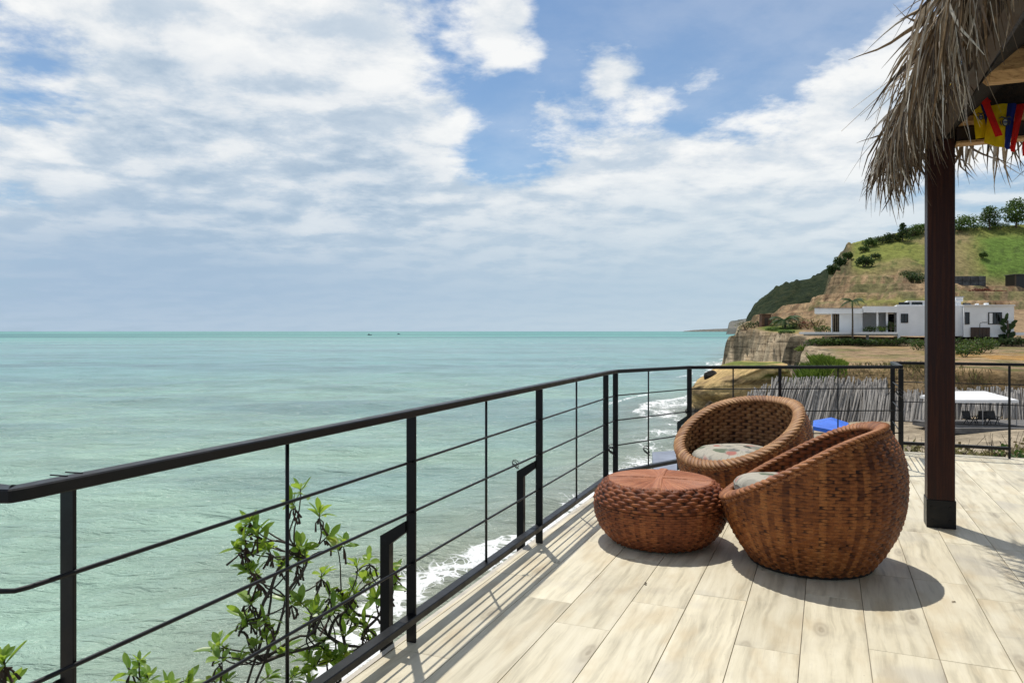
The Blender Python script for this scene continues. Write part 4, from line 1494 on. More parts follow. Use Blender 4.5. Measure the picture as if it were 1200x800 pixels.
# boats far out
for i, (px, py, Y) in enumerate(((433, 392.6, 1650), (467, 391.8, 2100))):
    p = at(px, py, Y)
    root = empty('fishing_boat', (p.x, p.y, SEA))
    tag(root, ['nearer of two tiny dark boats under the horizon', 'farther right of two tiny dark boats under the horizon'][i], 'boat', 'boats near the horizon')
    L = 9 if i == 0 else 7
    MB().add([(p.x - L / 2, p.y - 1, SEA - .3), (p.x + L / 2, p.y - 1, SEA - .3), (p.x + L / 2, p.y + 1, SEA - .3), (p.x - L / 2, p.y + 1, SEA - .3), (p.x - L / 2, p.y - 1.3, SEA + 1.3), (p.x + L / 2 + 1.5, p.y, SEA + 1.8), (p.x - L / 2, p.y + 1.3, SEA + 1.3)],
             [(0, 1, 5, 4), (1, 2, 5), (2, 3, 6, 5), (3, 0, 4, 6), (4, 5, 6)]).build('hull', M_boat, root)
    MB().box((p.x - L * .15, p.y, SEA + 2.3), (L * .3, 1.8, 2.0)).build('cabin', M_boat, root)


# ------------------------------------------------------------------ terrace deck
DA = math.atan2(0.392, 0.920)                 # boards run this far to the right of straight ahead
U = Vector((0.392, 0.920, 0)).normalized()    # along the boards
V = Vector((0.920, -0.392, 0)).normalized()   # across, to the right


def uv(u, v, z=0.0):
    return U * u + V * v + Vector((0, 0, z))


def tou(p): return p[0] * U.x + p[1] * U.y
def tov(p): return p[0] * V.x + p[1] * V.y


PA = Vector((-1.168, 1.947, 0))
PB = Vector((-.486, 3.573, 0))
PC = Vector((.193, 5.242, 0))
PD = Vector((.879, 6.930, 0))
PD2 = Vector((1.010, 7.22, 0))
PE = Vector((1.926, 8.03, 0))
PF2 = Vector((4.27, 8.12, 0))
PF1 = Vector((4.735, 9.2, 0))
PP = Vector((5.865, 8.72, 0))
PQ = Vector((7.6, 7.98, 0))
PK = Vector((-1.205, 1.775, 0))               # railing corner by the camera
out_n = Vector((-0.925, 0.38, 0)).normalized()


def clip(poly, n, d):
    """keep the part of the polygon with n.p <= d"""
    out = []
    for i in range(len(poly)):
        a, b = poly[i], poly[(i + 1) % len(poly)]
        da, db = a.dot(n) - d, b.dot(n) - d
        if da <= 0: out.append(a)
        if da * db < 0: out.append(a.lerp(b, da / (da - db)))
    return out


def half(a, b, m):
    """half-plane left of a->b grown by m outward (region is on the right side)"""
    t = (b - a).normalized()
    n = Vector((-t.y, t.x, 0))
    return n, n.dot(a) + m


M_E = 0.035
V0 = tov(PF1) + 0.02
left_edge = half(PA, PD, M_E)
reg1 = [left_edge, half(PD, PD2, M_E), half(PD2, PE, M_E), half(PE, PF2, M_E), (V, V0), (V, 0.75)]
U_far = tou(PF1) + 0.06
deck = empty('deck', (0, 0, 0), -DA)
tag(deck, 'terrace floor of cream wood-look boards', None, None, 'structure')
TW, TL, GAP = 0.295, 1.2, 0.0035
INV = Matrix.Rotation(DA, 4, 'Z')


def deck_poly(reg, uvbox):
    u0, u1, v0, v1 = uvbox
    p = [uv(u0, v0), uv(u0, v1), uv(u1, v1), uv(u1, v0)]
    for n, d in reg:
        p = clip(p, n, d)
        if len(p) < 3: return []
    return p


def tile_mesh(name, loc_pts):
    """loc_pts are in tile-local coordinates (x along the board, y across)"""
    n = len(loc_pts)
    c = sum(loc_pts, Vector((0, 0, 0))) / n
    b = 0.0016
    top = []
    for p in loc_pts:
        d_ = c - p
        top.append(p + d_.normalized() * b * 1.4)
    vs = [(p.x, p.y, -0.008) for p in loc_pts] + [(p.x, p.y, -b) for p in loc_pts] + [(p.x, p.y, 0) for p in top]
    fs = [tuple(range(2 * n, 3 * n))]
    for k in range(2):
        for i in range(n):
            j = (i + 1) % n
            fs.append((k * n + i, k * n + j, (k + 1) * n + j, (k + 1) * n + i))
    me = bpy.data.meshes.new(name)
    me.from_pydata(vs, [], fs)
    me.materials.append(M_tile)
    me.update()
    return me


def area(p):
    return abs(sum(p[i].x * p[(i + 1) % len(p)].y - p[(i + 1) % len(p)].x * p[i].y for i in range(len(p)))) / 2


full = None
r_t = random.Random(21)
tiles = []
REG2 = [(U, U_far)]
for k in range(-17, 22):
    va = V0 + k * TW
    # boards on the left keep to the railing, boards on the right run on to the far edge
    off = r_t.uniform(0, TL)
    for j in range(-2, 10):
        ua, ub = off + (j - 1) * TL, off + j * TL
        if ub < 1.0 or ua > 10.6: continue
        if va > 6.2: continue
        reg = reg1[:4] if k < 0 else REG2
        p = deck_poly(reg, (ua + GAP / 2, ub - GAP / 2, va + GAP / 2, va + TW - GAP / 2))
        if len(p) < 3 or area(p) < 0.01: continue
        cpt = uv((ua + ub) / 2, va + TW / 2)
        if cpt.y < 1.2 or cpt.y - 1.9 * 0 < 0: continue
        if cpt.x > 0.80 * cpt.y + .9: continue
        tiles.append((p, ua, va))
for p, ua, va in tiles:
    cu, cv = ua + TL / 2, va + TW / 2
    lp_ = [Vector((tou(q) - cu, tov(q) - cv, 0)) for q in p]
    is_full = abs(area(p) - (TL - GAP) * (TW - GAP)) < 1e-5
    if is_full and full is not None:
        me = full
    else:
        me = tile_mesh('floor_tile', lp_)
        if is_full: full = me
    o = bpy.data.objects.new('floor_tile', me)
    C.objects.link(o)
    # children live in world axes turned so that x runs along the board
    o.parent = deck
    M = Matrix(((U.x, V.x, 0, 0), (U.y, V.y, 0, 0), (0, 0, 1, 0), (0, 0, 0, 1)))
    Mw = Matrix.Translation(uv(cu, cv, r_t.uniform(-.0006, .0006))) @ M
    tilt = Matrix.Rotation(r_t.gauss(0, .0006), 4, 'X')
    o.matrix_basis = INV @ Mw @ tilt
n_tiles = len(tiles)

# the slab carrying the boards, with its pale edge strip
slab_out = [PK + out_n * 3 - U * .12, PK + out_n * .05, PA + out_n * .06, PD + out_n * .06, PD2 + out_n * .05 + Vector((-.02, .03, 0)), PE + Vector((-.02, .07, 0)), PF2 + Vector((-.05, .07, 0)), PF1 + U * .12 - V * .02, uv(U_far + .06, 7), uv(-5, 7), uv(-5, -4)]
MB().prism(slab_out, -0.26, -0.008).build('slab', M_grout, deck, off=Vector((0, 0, 0))).matrix_basis = INV
mb = MB()
ed = [PA + out_n * .05, PD + out_n * .05, PD2 + Vector((-.05, .05, 0)), PE + Vector((-.02, .055, 0)), PF2 + Vector((-.06, .055, 0)), PF1 + U * .10 - V * .035, uv(U_far + .05, 7)]
for a, b in zip(ed[:-1], ed[1:]):
    mb.bar(a + Vector((0, 0, -.011)), b + Vector((0, 0, -.011)), .028, .018)
mb.build('edge_strip', M_kerb, deck, off=Vector((0, 0, 0))).matrix_basis = INV
# retaining wall below the terrace, standing in the beach
wall_pts = [p - out_n * .2 for p in (PK + out_n * 3, PA, PD)] + [PE - Vector((-.1, .2, 0)), PF2 - Vector((0, .2, 0)), PF1 - U * .15, uv(U_far - .2, 7), uv(-5, 7), uv(-5, -3.8)]
o = MB().prism(wall_pts, SEA - 2, -0.262).build('retaining_wall', M_conc)
tag(o, 'concrete retaining wall carrying the terrace above the beach', None, None, 'structure')
# planted bank outside the right-hand rail and the ledge at the foot of the wall on the sea side
def bank(name, c, hw, label, seed):
    n = 26
    t = np.linspace(-1, 1, n)
    A_, B_ = np.meshgrid(t, t)
    rr = np.clip(1 - np.maximum(np.abs(A_), np.abs(B_)) ** 3, 0, 1)
    ax, ay, lu, lv, ztop = hw
    X = c[0] + A_ * ax * U.x + B_ * ay * V.x
    Y = c[1] + A_ * ax * U.y + B_ * ay * V.y
    Z = SEA - 1 + (ztop - SEA + 1) * rr ** .35 + .12 * fbm(X * 1.5, Y * 1.5, 3)
    me = grid_mesh(name, np.stack([X, Y, Z], -1), M_soil)
    tag(link(name, me), label, None, None, 'structure')


bank('planted_bank', uv(11.7, 3.4), (1.25, 2.9, 0, 0, -.55), 'dry earth bank outside the right rail', 1)
bank('earth_ledge', (PA + PB) / 2 + out_n * 1.0, (2.2, 1.0, 0, 0, -2.6), 'earth ledge at the foot of the terrace wall', 2)
# flat grey-blue slab of the lower storey beyond the railing
lower = [Vector((1.62, 8.35, 0)), Vector((2.16, 11.4, 0)), Vector((3.4, 11.9, 0)), Vector((4.2, 9.6, 0)), Vector((4.1, 8.5, 0)), Vector((2.4, 8.4, 0))]
o = MB().prism(lower[::-1], -0.75, -0.36).build('lower_roof', M_slab, bevel=.01)
tag(o, 'flat blue grey roof slab just below the railing beyond the chairs', 'roof')
MB().prism([Vector((p.x * .75 + .75, p.y * .7 + 2.9, 0)) for p in lower[::-1]], SEA - 1, -0.752).build('wall', M_conc, o, off=Vector((0, 0, 0)))


# ------------------------------------------------------------------ black railings
RT, RB = 1.125, 0.118     # rail top height, bottom rail centre
WZ = (0.385, 0.63, 0.872)


def up(p, z): return Vector((p.x, p.y, z))


def make_post(root, p, name='post', w=.052, top=RT - .036, z0=0.0, rz=-DA, plate=False, d=.011):
    o = MB().box((p.x, p.y, (z0 + top) / 2), (w, d, top - z0), rz).build(name, M_black, root, bevel=.002)
    if plate:
        MB().box((p.x, p.y, z0 + .004), (w + .02, .05, .007), rz).build('base_plate', M_black, root)
    return o


def baluster(root, p, z0=RB, z1=RT - .034):
    MB().tube([up(p, z0), up(p, z1)], .0075, 8).build('baluster', M_black, root, smooth=True)


def bracket(root, p, n):
    q = p + n * .135
    mb = MB()
    t = U
    zs = [(p + n * .022, .585, .535), (q, .50, .445)]
    # flat bar: slanting arm and leg, 12 mm thick, 55 mm wide
    w = t * .006
    a0, a1 = p + n * .024, q + n * .03
    leg_in, leg_out = q - n * .022, q + n * .03
    prof = [(a0, .585), (leg_out, .500), (leg_out, -.20), (leg_in, -.20), (leg_in, .462), (a0, .53)]
    k = len(prof)
    vs = [up(c_, z_) - t * .018 for c_, z_ in prof] + [up(c_, z_) + t * .018 for c_, z_ in prof]
    fs = [(0, 1, 4, 5), (1, 2, 3, 4), (k + 5, k + 4, k + 1, k), (k + 4, k + 3, k + 2, k + 1)]
    fs += [(i, k + i, k + (i + 1) % k, (i + 1) % k) for i in range(k)]
    mb.add(vs, fs)
    mb.build('bracket', M_black, root)


def sweep(path, w, h, zc):
    """a flat rail of section w by h following a horizontal path with mitred corners"""
    n = len(path)
    vs, fs = [], []
    for i, p in enumerate(path):
        a = (path[i] - path[i - 1]).normalized() if i > 0 else None
        b = (path[i + 1] - path[i]).normalized() if i < n - 1 else None
        a, b = a or b, b or a
        t = (a + b).normalized()
        s_ = Vector((t.y, -t.x, 0)) * (w / 2 / max(.35, t.dot(a)))
        for sx, sz in ((-1, -1), (1, -1), (1, 1), (-1, 1)):
            vs.append(up(p + s_ * sx, zc + sz * h / 2))
    for i in range(n - 1):
        for k in range(4):
            k2 = (k + 1) % 4
            fs.append((i * 4 + k, i * 4 + k2, i * 4 + 4 + k2, i * 4 + 4 + k))
    fs += [(3, 2, 1, 0), tuple((n - 1) * 4 + k for k in range(4))]
    return MB().add(vs, fs)


def rail_run(root, pts, top=True, bottom=True, wires=True, ext=0.0):
    for a, b in zip(pts[:-1], pts[1:]):
        t = (b - a).normalized()
        if top:
            MB().bar(up(a, RT - .0175) - t * ext, up(b, RT - .0175) + t * .012, .052, .034).build('top_rail', M_black, root, bevel=.004)
        if bottom:
            MB().bar(up(a, RB) - t * ext, up(b, RB) + t * .012, .056, .036).build('bottom_rail', M_black, root, bevel=.004)
        if wires:
            for z in WZ:
                MB().tube([up(a, z), up(b, z)], .0065, 6).build('rail_bar', M_black, root, smooth=True)


rail = empty('metal_railing', PB)
tag(rail, 'long black metal railing along the sea side of the terrace', 'railing')
K2 = PK - V * 1.6 + Vector((0, 0, 0))
C1 = PK + U * .045
C2 = PK - V * .035
sweep([PD + U * .012, PK + U * .03, PK + U * .006 - V * .004, PK - V * .02, K2], .052, .034, RT - .0175).build('top_rail', M_black, rail, bevel=.004)
sweep([PD + U * .012, PK, K2], .056, .036, RB).build('bottom_rail', M_black, rail, bevel=.004)
for z in WZ:
    MB().tube([up(PD, z), up(C1, z), up(PK + U * .015 - V * .006, z), up(C2, z), up(K2, z)], .0065, 6).build('rail_bar', M_black, rail, smooth=True)
for p in (PA, PB, PC, PD):
    make_post(rail, p)
make_post(rail, PK - V * 1.5)
for a, b in ((PA, PB), (PB, PC), (PC, PD)):
    baluster(rail, (a + b) / 2 + (b - a) * -.01)
for p in (PA, PB, PC):
    bracket(rail, p, out_n)
for s in (-.03, .012):       # weld seams over the near post
    MB().bar(up(PA, RT + .0002) + U * s - V * .0268, up(PA, RT + .0002) + U * (s + .008) + V * .0268, .004, .003).build('weld_seam', M_black, rail)

rail2 = empty('metal_railing', PE)
tag(rail2, 'bent black metal railing behind the wicker chairs', 'railing')
rail_run(rail2, [PD2, PE, PF2], top=False, bottom=False)
sweep([PD + U * .014, PD2, PE, PF2 - Vector((.03, 0, 0))], .052, .034, RT - .0175).build('top_rail', M_black, rail2, bevel=.004)
sweep([PD2, PE, PF2 - Vector((.03, 0, 0))], .056, .036, RB).build('bottom_rail', M_black, rail2, bevel=.004)
make_post(rail2, PD2); make_post(rail2, PE)
make_post(rail2, PE.lerp(PF2, .425), w=.034)
make_post(rail2, PF2)
baluster(rail2, PD2.lerp(PE, .42)); baluster(rail2, PE.lerp(PF2, .205)); baluster(rail2, PE.lerp(PF2, .70))
bracket(rail2, PE, Vector((-.62, .78, 0)))
for z in WZ:
    MB().tube([up(PD, z), up(PD2, z)], .0065, 6).build('rail_bar', M_black, rail2)

rail3 = empty('metal_railing', PF1)
tag(rail3, 'black metal railing on the right, before the beach tent', 'railing')
rail_run(rail3, [PF1, PP])
rail_run(rail3, [PP, PQ], bottom=False)
rail_run(rail3, [PF2 + U * .03, PF1], bottom=True)
make_post(rail3, PF1)
make_post(rail3, PP, w=.026, plate=False)
make_post(rail3, PQ)
for t in (.075, .52):
    baluster(rail3, PF1.lerp(PP, t))
for s in (.33, .66):
    baluster(rail3, PP.lerp(PQ, s), 0.0)


def wire_loop(p, label, seed, sc_=1.0):
    r = random.Random(seed)
    pts = []
    for i in range(26):
        a = i * .62
        pts.append(p + Vector((math.cos(a) * .022 * sc_ + r.gauss(0, .003), math.sin(a) * .012 + r.gauss(0, .003), (math.sin(a * .9) * .024 - i * .0011) * sc_)))
    o = MB().tube(pts, .0032 * sc_, 5).build('wire_knot', M_plastic, None, off=Vector((0, 0, 0)))
    tag(o, label, 'wire', 'wire knots on the railing')


q_ = PB.lerp(PC, .745)
wire_loop(up(q_, .645), 'dark twist of wire tied to a rail bar between two posts', 1, .85)
wire_loop(up(PD2, .36) + Vector((-.035, 0, 0)), 'dark twist of wire tied at the railing bend beside the ottoman', 2, 1.7)
wire_loop(up(PD2.lerp(PE, .42), .30) + Vector((-.02, 0, 0)), 'dark wire clip on the baluster left of the back wicker chair', 3, 1.4)
wire_loop(up(PF2, .84) + Vector((-.03, -.02, 0)), 'dark tangle of wire at the double post behind the right chair', 4, 1.6)


# ------------------------------------------------------------------ wicker
def weave_surface(name, rfun, zs_of, stakes, rows, mat, amp=.0075, vs=5, us=5, flip=False, depth=.009, zmap=None, slant=0.0, seed=1, over=1):
    """a surface of revolution woven from strands: rows of rounded strands passing over and under upright stakes"""
    f = np.array([.03, .22, .5, .78, .97]) if vs == 5 else np.array([.04, .35, .65, .96])
    tt = (np.arange(rows)[:, None] + f[None]).reshape(-1) / rows
    row = np.repeat(np.arange(rows), vs)
    nu = stakes * us
    a = np.arange(nu) / nu * 2 * np.pi
    A, T = np.meshgrid(a, tt)
    Rw = np.repeat(row[:, None], nu, 1)
    ff = np.repeat(np.tile(f, rows)[:, None], nu, 1)
    z = zs_of(T)
    r = rfun(z)
    dz = 1e-3
    dr = (rfun(z + dz) - rfun(z - dz)) / (2 * dz)
    nl = np.sqrt(1 + dr ** 2)
    nr, nz = 1 / nl, -dr / nl
    prof = np.sqrt(np.clip(1 - (2 * ff - 1) ** 2, 0, 1))
    s = A * stakes / (2 * np.pi) + slant * T * stakes
    wv = np.cos(np.pi * (s / over + Rw))
    jit = np.random.default_rng(seed).normal(0, 1, (rows, stakes))
    cell = (Rw, np.floor(s).astype(int) % stakes)
    disp = prof * depth + amp * prof * wv + .0012 * jit[cell]
    if flip: disp = disp
    sgn = -1 if flip else 1
    rr = r + sgn * nr * disp
    zz = z + sgn * nz * disp
    P = np.stack([rr * np.cos(A), rr * np.sin(A), zz], -1)
    rg = np.random.default_rng(seed + 9)
    cv = rg.random((rows, stakes))[cell]
    sv = rg.random(stakes)[cell[1]] * .55 + .45 * (cell[1] % 2)
    hg = np.clip((disp + amp * .3) / (depth + amp * 1.1), 0, 1)
    return grid_mesh(name, P, mat, closed_u=True, attrs={'cell': cv, 'stake': sv, 'hgt': hg}, flip=flip)


def cut_plane(me, n, d, keep_below=True):
    bm = bmesh.new()
    bm.from_mesh(me)
    geom = bm.verts[:] + bm.edges[:] + bm.faces[:]
    bmesh.ops.bisect_plane(bm, geom=geom, plane_co=Vector(n) * d, plane_no=n, clear_outer=True)
    bm.to_mesh(me)
    bm.free()
    return me


RZ = np.array([0, .03, .1, .2, .3, .4, .5, .6, .7, .8, .9, 1.0])
RR = np.array([.365, .385, .437, .495, .535, .558, .568, .567, .552, .512, .445, .34])


def r_shell(z):
    return np.interp(z, np.linspace(0, 1, 201), _rs)


def _smooth(zk, rk):
    z = np.linspace(0, 1, 201)
    r = np.interp(z, zk, rk)
    for _ in range(30):
        r[1:-1] = (r[:-2] + 2 * r[1:-1] + r[2:]) / 4
    return r


_rs = _smooth(RZ, RR)
RIM0, RIMS = .708, .585       # height of the rim plane at the middle, and its slope toward the back (+x)


def rim_z(x):
    """height of the rim: rises from the front lip and rounds over at the back"""
    return RIM0 + RIMS * x - 0.62 * np.maximum(0, np.asarray(x) - .08) ** 2


def cut_rim(me):
    bm = bmesh.new()
    bm.from_mesh(me)
    kill = [f for f in bm.faces if f.calc_center_median().z > rim_z(f.calc_center_median().x) + .004]
    bmesh.ops.delete(bm, geom=kill, context='FACES')
    bm.to_mesh(me)
    bm.free()
    return me


def rim_pt(a, inset=0.0):
    r = .6
    for _ in range(12):
        z = float(rim_z(r * math.cos(a)))
        r = float(r_shell(np.array(z))) - inset
    return Vector((r * math.cos(a), r * math.sin(a), float(rim_z(r * math.cos(a)))))


def braid_ring(name, centre_fn, wid, hgt, mat, n=420, m=18, twist=34, amp=.007, lobes=2.0, seed=5):
    rows = []
    cells, stk, hg = [], [], []
    rg = np.random.default_rng(seed)
    tab = rg.random(400)
    pts = [centre_fn(2 * math.pi * i / n) for i in range(n)]
    cc = sum(pts, Vector((0, 0, 0))) / n
    for j in range(m):
        th = 2 * math.pi * j / m
        ring = []
        c_r, s_r, h_r = [], [], []
        for i in range(n):
            p = pts[i]
            t = (pts[(i + 1) % n] - pts[i - 1]).normalized()
            o_ = (p - cc)
            o_ = (o_ - t * o_.dot(t)).normalized()
            nn = t.cross(o_).normalized()
            if nn.z < 0: nn = -nn
            ph = twist * 2 * math.pi * i / n + lobes * th
            sgn = math.cos(ph)
            k = abs(math.cos(ph * .5))
            e = 1 + (k - .6) * amp / wid * 3.2
            ring.append(p + o_ * (wid * math.cos(th) * e) + nn * (hgt * math.sin(th) * e))
            idx = int(math.floor((ph + math.pi) / (2 * math.pi))) % 400
            c_r.append(tab[idx]); s_r.append(tab[(idx * 7 + 3) % 400]); h_r.append(min(1, k * 1.25))
        rows.append([tuple(q) for q in ring])
        cells.append(c_r); stk.append(s_r); hg.append(h_r)
    rows.append(rows[0]); cells.append(cells[0]); stk.append(stk[0]); hg.append(hg[0])
    P = np.array(rows)
    return grid_mesh(name, P, mat, closed_u=True, attrs={'cell': np.array(cells), 'stake': np.array(stk), 'hgt': np.array(hg)}, flip=True)


WALL = .068
pn = Vector((-RIMS, 0, 1)).normalized()
pd = RIM0 * pn.z


def make_chair(m_out, m_in, m_rim):
    root = empty('wicker_chair')
    me = weave_surface('woven_shell', r_shell, lambda t: .012 + t * .985, 84, 52, m_out, amp=.0032, depth=.0056, seed=3, vs=4)
    cut_rim(me)
    link('woven_shell', me, root)
    me = weave_surface('inner_shell', lambda z: np.maximum(r_shell(z) - WALL, .05), lambda t: .27 + t * .70, 60, 24, m_in, amp=.0075, depth=.008, flip=True, seed=8)
    cut_rim(me)
    link('inner_shell', me, root)
    link('rim', braid_ring('rim', lambda a: rim_pt(a, WALL * .5) + pn * .004, WALL * .5 + .014, .019, m_rim, n=900, m=30, twist=84, amp=.0042, lobes=4), root)
    # outer cord just under the rim
    link('rim_cord', braid_ring('rim_cord', lambda a: rim_pt(a, .000) - pn * .024, .012, .014, m_rim, n=640, m=8, twist=110, amp=.003, seed=6), root)
    # seat platform and base ring
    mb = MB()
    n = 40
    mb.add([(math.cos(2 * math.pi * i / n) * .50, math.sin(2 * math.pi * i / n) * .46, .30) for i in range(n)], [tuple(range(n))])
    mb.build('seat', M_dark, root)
    ring = MB()
    ring.tube([(math.cos(2 * math.pi * i / n) * .372, math.sin(2 * math.pi * i / n) * .372, .013) for i in range(n + 1)], .0125, 6, cap=False)
    ring.build('base_ring', M_dark, root)
    return root


def make_cushion(name, seed, R0=.385, H=.135):
    r = np.random.default_rng(seed)
    na, nt = 150, 34
    a = np.linspace(0, 2 * np.pi, na, endpoint=False)
    rows = []
    for k in range(nt):
        t = k / (nt - 1)
        th = -np.pi / 2 + np.pi * t
        ce, se = np.cos(th), np.sin(th)
        rr = R0 * (abs(ce) ** .38) if 0 < k < nt - 1 else 0.0
        zz = H / 2 * np.sign(se) * abs(se) ** .75
        x, y = rr * np.cos(a), rr * np.sin(a)
        edge = abs(ce) ** .5
        puck = .006 * np.sin(a * 44 + 2 * np.sin(a * 3)) * edge * (1 - min(1, abs(zz) / (H * .42)))
        dome = .022 * (1 - (rr / R0) ** 2) * np.sign(se)
        dz = .018 * fbm(x * 4 + seed * 3, y * 4, 3) * (1 if se > 0 else .3)
        rad = 1 + puck / max(rr, .05)
        rows.append(np.stack([x * rad, y * rad, zz + dome + dz + 0 * a], -1))
    me = grid_mesh(name, np.array(rows), M_cush, closed_u=True)
    o = link(name, me)
    pp = [(R0 * 1.003 * math.cos(2 * math.pi * i / 90), R0 * 1.003 * math.sin(2 * math.pi * i / 90), .014 + .004 * math.sin(i * 1.7)) for i in range(91)]
    MB().tube(pp, .007, 6, cap=False).build('piping', M_cushside, o, smooth=True)
    return o


chair_b = make_chair(M_wick, M_wick_in, M_wick_rim)
chair_b.location = (2.00, 6.42, 0.002)
chair_b.rotation_euler = (0, 0, R(33))
tag(chair_b, 'rattan nest chair nearer the railing, its open bowl facing the ottoman', 'chair', 'wicker nest chairs on the terrace')
chair_r = make_chair(M_wick, M_wick_red, M_wick_rim2)
chair_r.location = (1.945, 4.83, 0.002)
chair_r.rotation_euler = (0, 0, R(-25))
tag(chair_r, 'reddish rattan nest chair in front, seen from its side beside the post', 'chair', 'wicker nest chairs on the terrace')
cb = make_cushion('seat_cushion', 2)
cb.location = (1.955, 6.37, .405)
cb.rotation_euler = (R(2), R(-3), 1.0)
tag(cb, 'patterned grey cushion in the open bowl of the far nest chair', 'cushion', 'cushions in the nest chairs')
cr = make_cushion('seat_cushion', 5, .385, .15)
cr.location = (1.865, 4.87, .44)
cr.rotation_euler = (R(1), R(5), .3)
tag(cr, 'patterned cushion with red showing over the rim of the near nest chair', 'cushion', 'cushions in the nest chairs')

# ottoman
OZ = np.array([0, .02, .06, .12, .19, .26, .32, .37, .41, .43])
OR = np.array([.315, .342, .388, .432, .460, .468, .456, .430, .398, .368])
_os = np.interp(np.linspace(0, .44, 201), OZ, OR)
for _ in range(20):
    _os[1:-1] = (_os[:-2] + 2 * _os[1:-1] + _os[2:]) / 4


def r_ott(z): return np.interp(z, np.linspace(0, .44, 201), _os)


ott = empty('wicker_ottoman')
link('woven_base', weave_surface('woven_base', r_ott, lambda t: .010 + t * .275, 76, 17, M_wick_red, amp=.0035, depth=.006, seed=21), ott)
link('braided_band', weave_surface('braided_band', lambda z: r_ott(z) + .004, lambda t: .287 + t * .143, 52, 7, M_wick_red, amp=.006, depth=.008, us=6, seed=22, slant=.02), ott)


def ott_top():
    nr_, na = 46, 720
    a = np.arange(na) / na * 2 * np.pi
    rows, cells, stk, hg = [], [], [], []
    rg = np.random.default_rng(31)
    tab = rg.random(720)
    for k in range(nr_):
        t = 1 - k / (nr_ - 1) * 0.995
        rr = .372 * t
        n_rods = 132
        ph = a * n_rods / (2 * np.pi)
        rod = np.abs(np.cos(np.pi * ph))
        x, y = rr * np.cos(a), rr * np.sin(a)
        # two twisted cords crossing in the middle
        c1 = np.abs((x * math.cos(.95) + y * math.sin(.95)))
        c2 = np.abs((-x * math.sin(.95) + y * math.cos(.95)))
        along1, along2 = y * math.cos(.95) - x * math.sin(.95), x * math.cos(.95) + y * math.sin(.95)
        wid = .022 + .010 * np.clip(rr / .4, 0, 1)
        m1 = np.clip(1 - c1 / wid, 0, 1); m2 = np.clip(1 - c2 / wid, 0, 1)
        m = np.maximum(m1, m2)
        cord = np.where(m1 > m2, np.abs(np.sin(along1 * 105 + c1 * 60)), np.abs(np.sin(along2 * 105 + c2 * 60)))
        amp = np.clip(rr / .25, 0.15, 1)
        z = .436 + .012 * (1 - (rr / .4) ** 2) + .0045 * rod * amp
        z = np.where(m > 0, np.maximum(z, .444 + .012 * (1 - (rr / .4) ** 2) + .006 * np.sqrt(m) * (.55 + .45 * cord)), z)
        if k == 0: z = z * 0 + .418
        h = np.where(m > 0, .3 + .7 * cord, .25 + .75 * rod)
        if k == 0: rr += .006
        rows.append(np.stack([rr * np.cos(a), rr * np.sin(a), z], -1))
        cells.append(tab[np.floor(ph + .5).astype(int) % 720]); stk.append(tab[(np.floor(ph + .5).astype(int) * 5 + 2) % 720]); hg.append(h)
    return grid_mesh('woven_top', np.array(rows), M_wick_top, closed_u=True, attrs={'cell': np.array(cells), 'stake': np.array(stk), 'hgt': np.array(hg)}, flip=False)


link('woven_top', ott_top(), ott)
link('top_rim', braid_ring('top_rim', lambda a: Vector((math.cos(a) * .372, math.sin(a) * .372, .426)), .011, .011, M_wick_red, m=8, twist=90, amp=.003), ott)
ott.location = (1.062, 5.31, .002)
ott.rotation_euler = (0, 0, .35)
tag(ott, 'low round reddish wicker ottoman with a crossed rod top', 'ottoman')


# ------------------------------------------------------------------ thatched hut: post, beams, roof, palm strands
post_u, post_v = 6.557, .80
pc = uv(post_u, post_v)
hut_ = empty('thatched_hut', pc)
tag(hut_, 'thatched palm roof hut on a dark varnished post at the right', 'hut')
PW = .185
MB().box((pc.x, pc.y, (.20 + 2.96) / 2), (PW, PW, 2.96 - .20), -DA).build('post', M_post, hut_, bevel=.006)
sh = MB().box((pc.x, pc.y, .1075), (PW + .012, PW + .012, .215), -DA).build('post_shoe', M_black, hut_, bevel=.003)
for s in (-1, 1):
    for z in (.06, .16):
        q = pc + U * (-PW / 2 - .0075) + V * s * .06
        MB().tube([up(q, z), up(q - U * .007, z)], .008, 6).build('bolt', M_black, sh)
BZ = 2.935
ends = dict(front=(post_u, .70, 5.6), mid=(5.15, .84, 5.6), near=(4.12, .84, 5.6))


def beam(name, u, v0, v1, z0, z1, w, mat, bev=.01):
    c = uv(u, (v0 + v1) / 2, (z0 + z1) / 2)
    return MB().box(c, (v1 - v0, w, z1 - z0), -DA).build(name, mat, hut_, bevel=bev)


beam('front_beam', post_u - .02, post_v + PW / 2 + .004, 5.6, BZ, BZ + .115, .10, M_darkbeam)
beam('front_board', post_u - .05, post_v + PW / 2 + .006, 5.6, BZ - .022, BZ - .002, .12, M_tan, .003)
beam('round_beam', post_u - .06, post_v + PW / 2 - .05, 5.6, BZ + .118, BZ + .20, .10, M_tan, .02)
beam('front_beam', post_u + .05, post_v - .3, 5.6, BZ + .205, BZ + .34, .12, M_darkbeam)
beam('round_beam', 5.15, .83, 5.6, 2.965, 3.175, .17, M_tan, .05)
beam('round_beam', 4.10, .83, 5.6, 2.985, 3.19, .17, M_tan, .05)
beam('round_beam', 3.0, .83, 5.6, 2.99, 3.19, .17, M_tan, .05)
# side plate over the posts, running back along the eave
c0, c1 = uv(6.7, .78, 3.02), uv(-1.5, .78, 3.02)
MB().bar(c0, c1, .10, .12).build('side_beam', M_darkbeam, hut_, bevel=.008)
for (u_, v_) in ((-1.2, .8), (post_u, 4.8), (-1.2, 4.8)):
    q = uv(u_, v_)
    MB().box((q.x, q.y, 1.48), (PW, PW, 2.95), -DA).build('post', M_post, hut_)
# roof body: hipped, thick
ev, eu, ez = .57, 6.98, 3.15
rv, rz_ = 2.8, 4.9


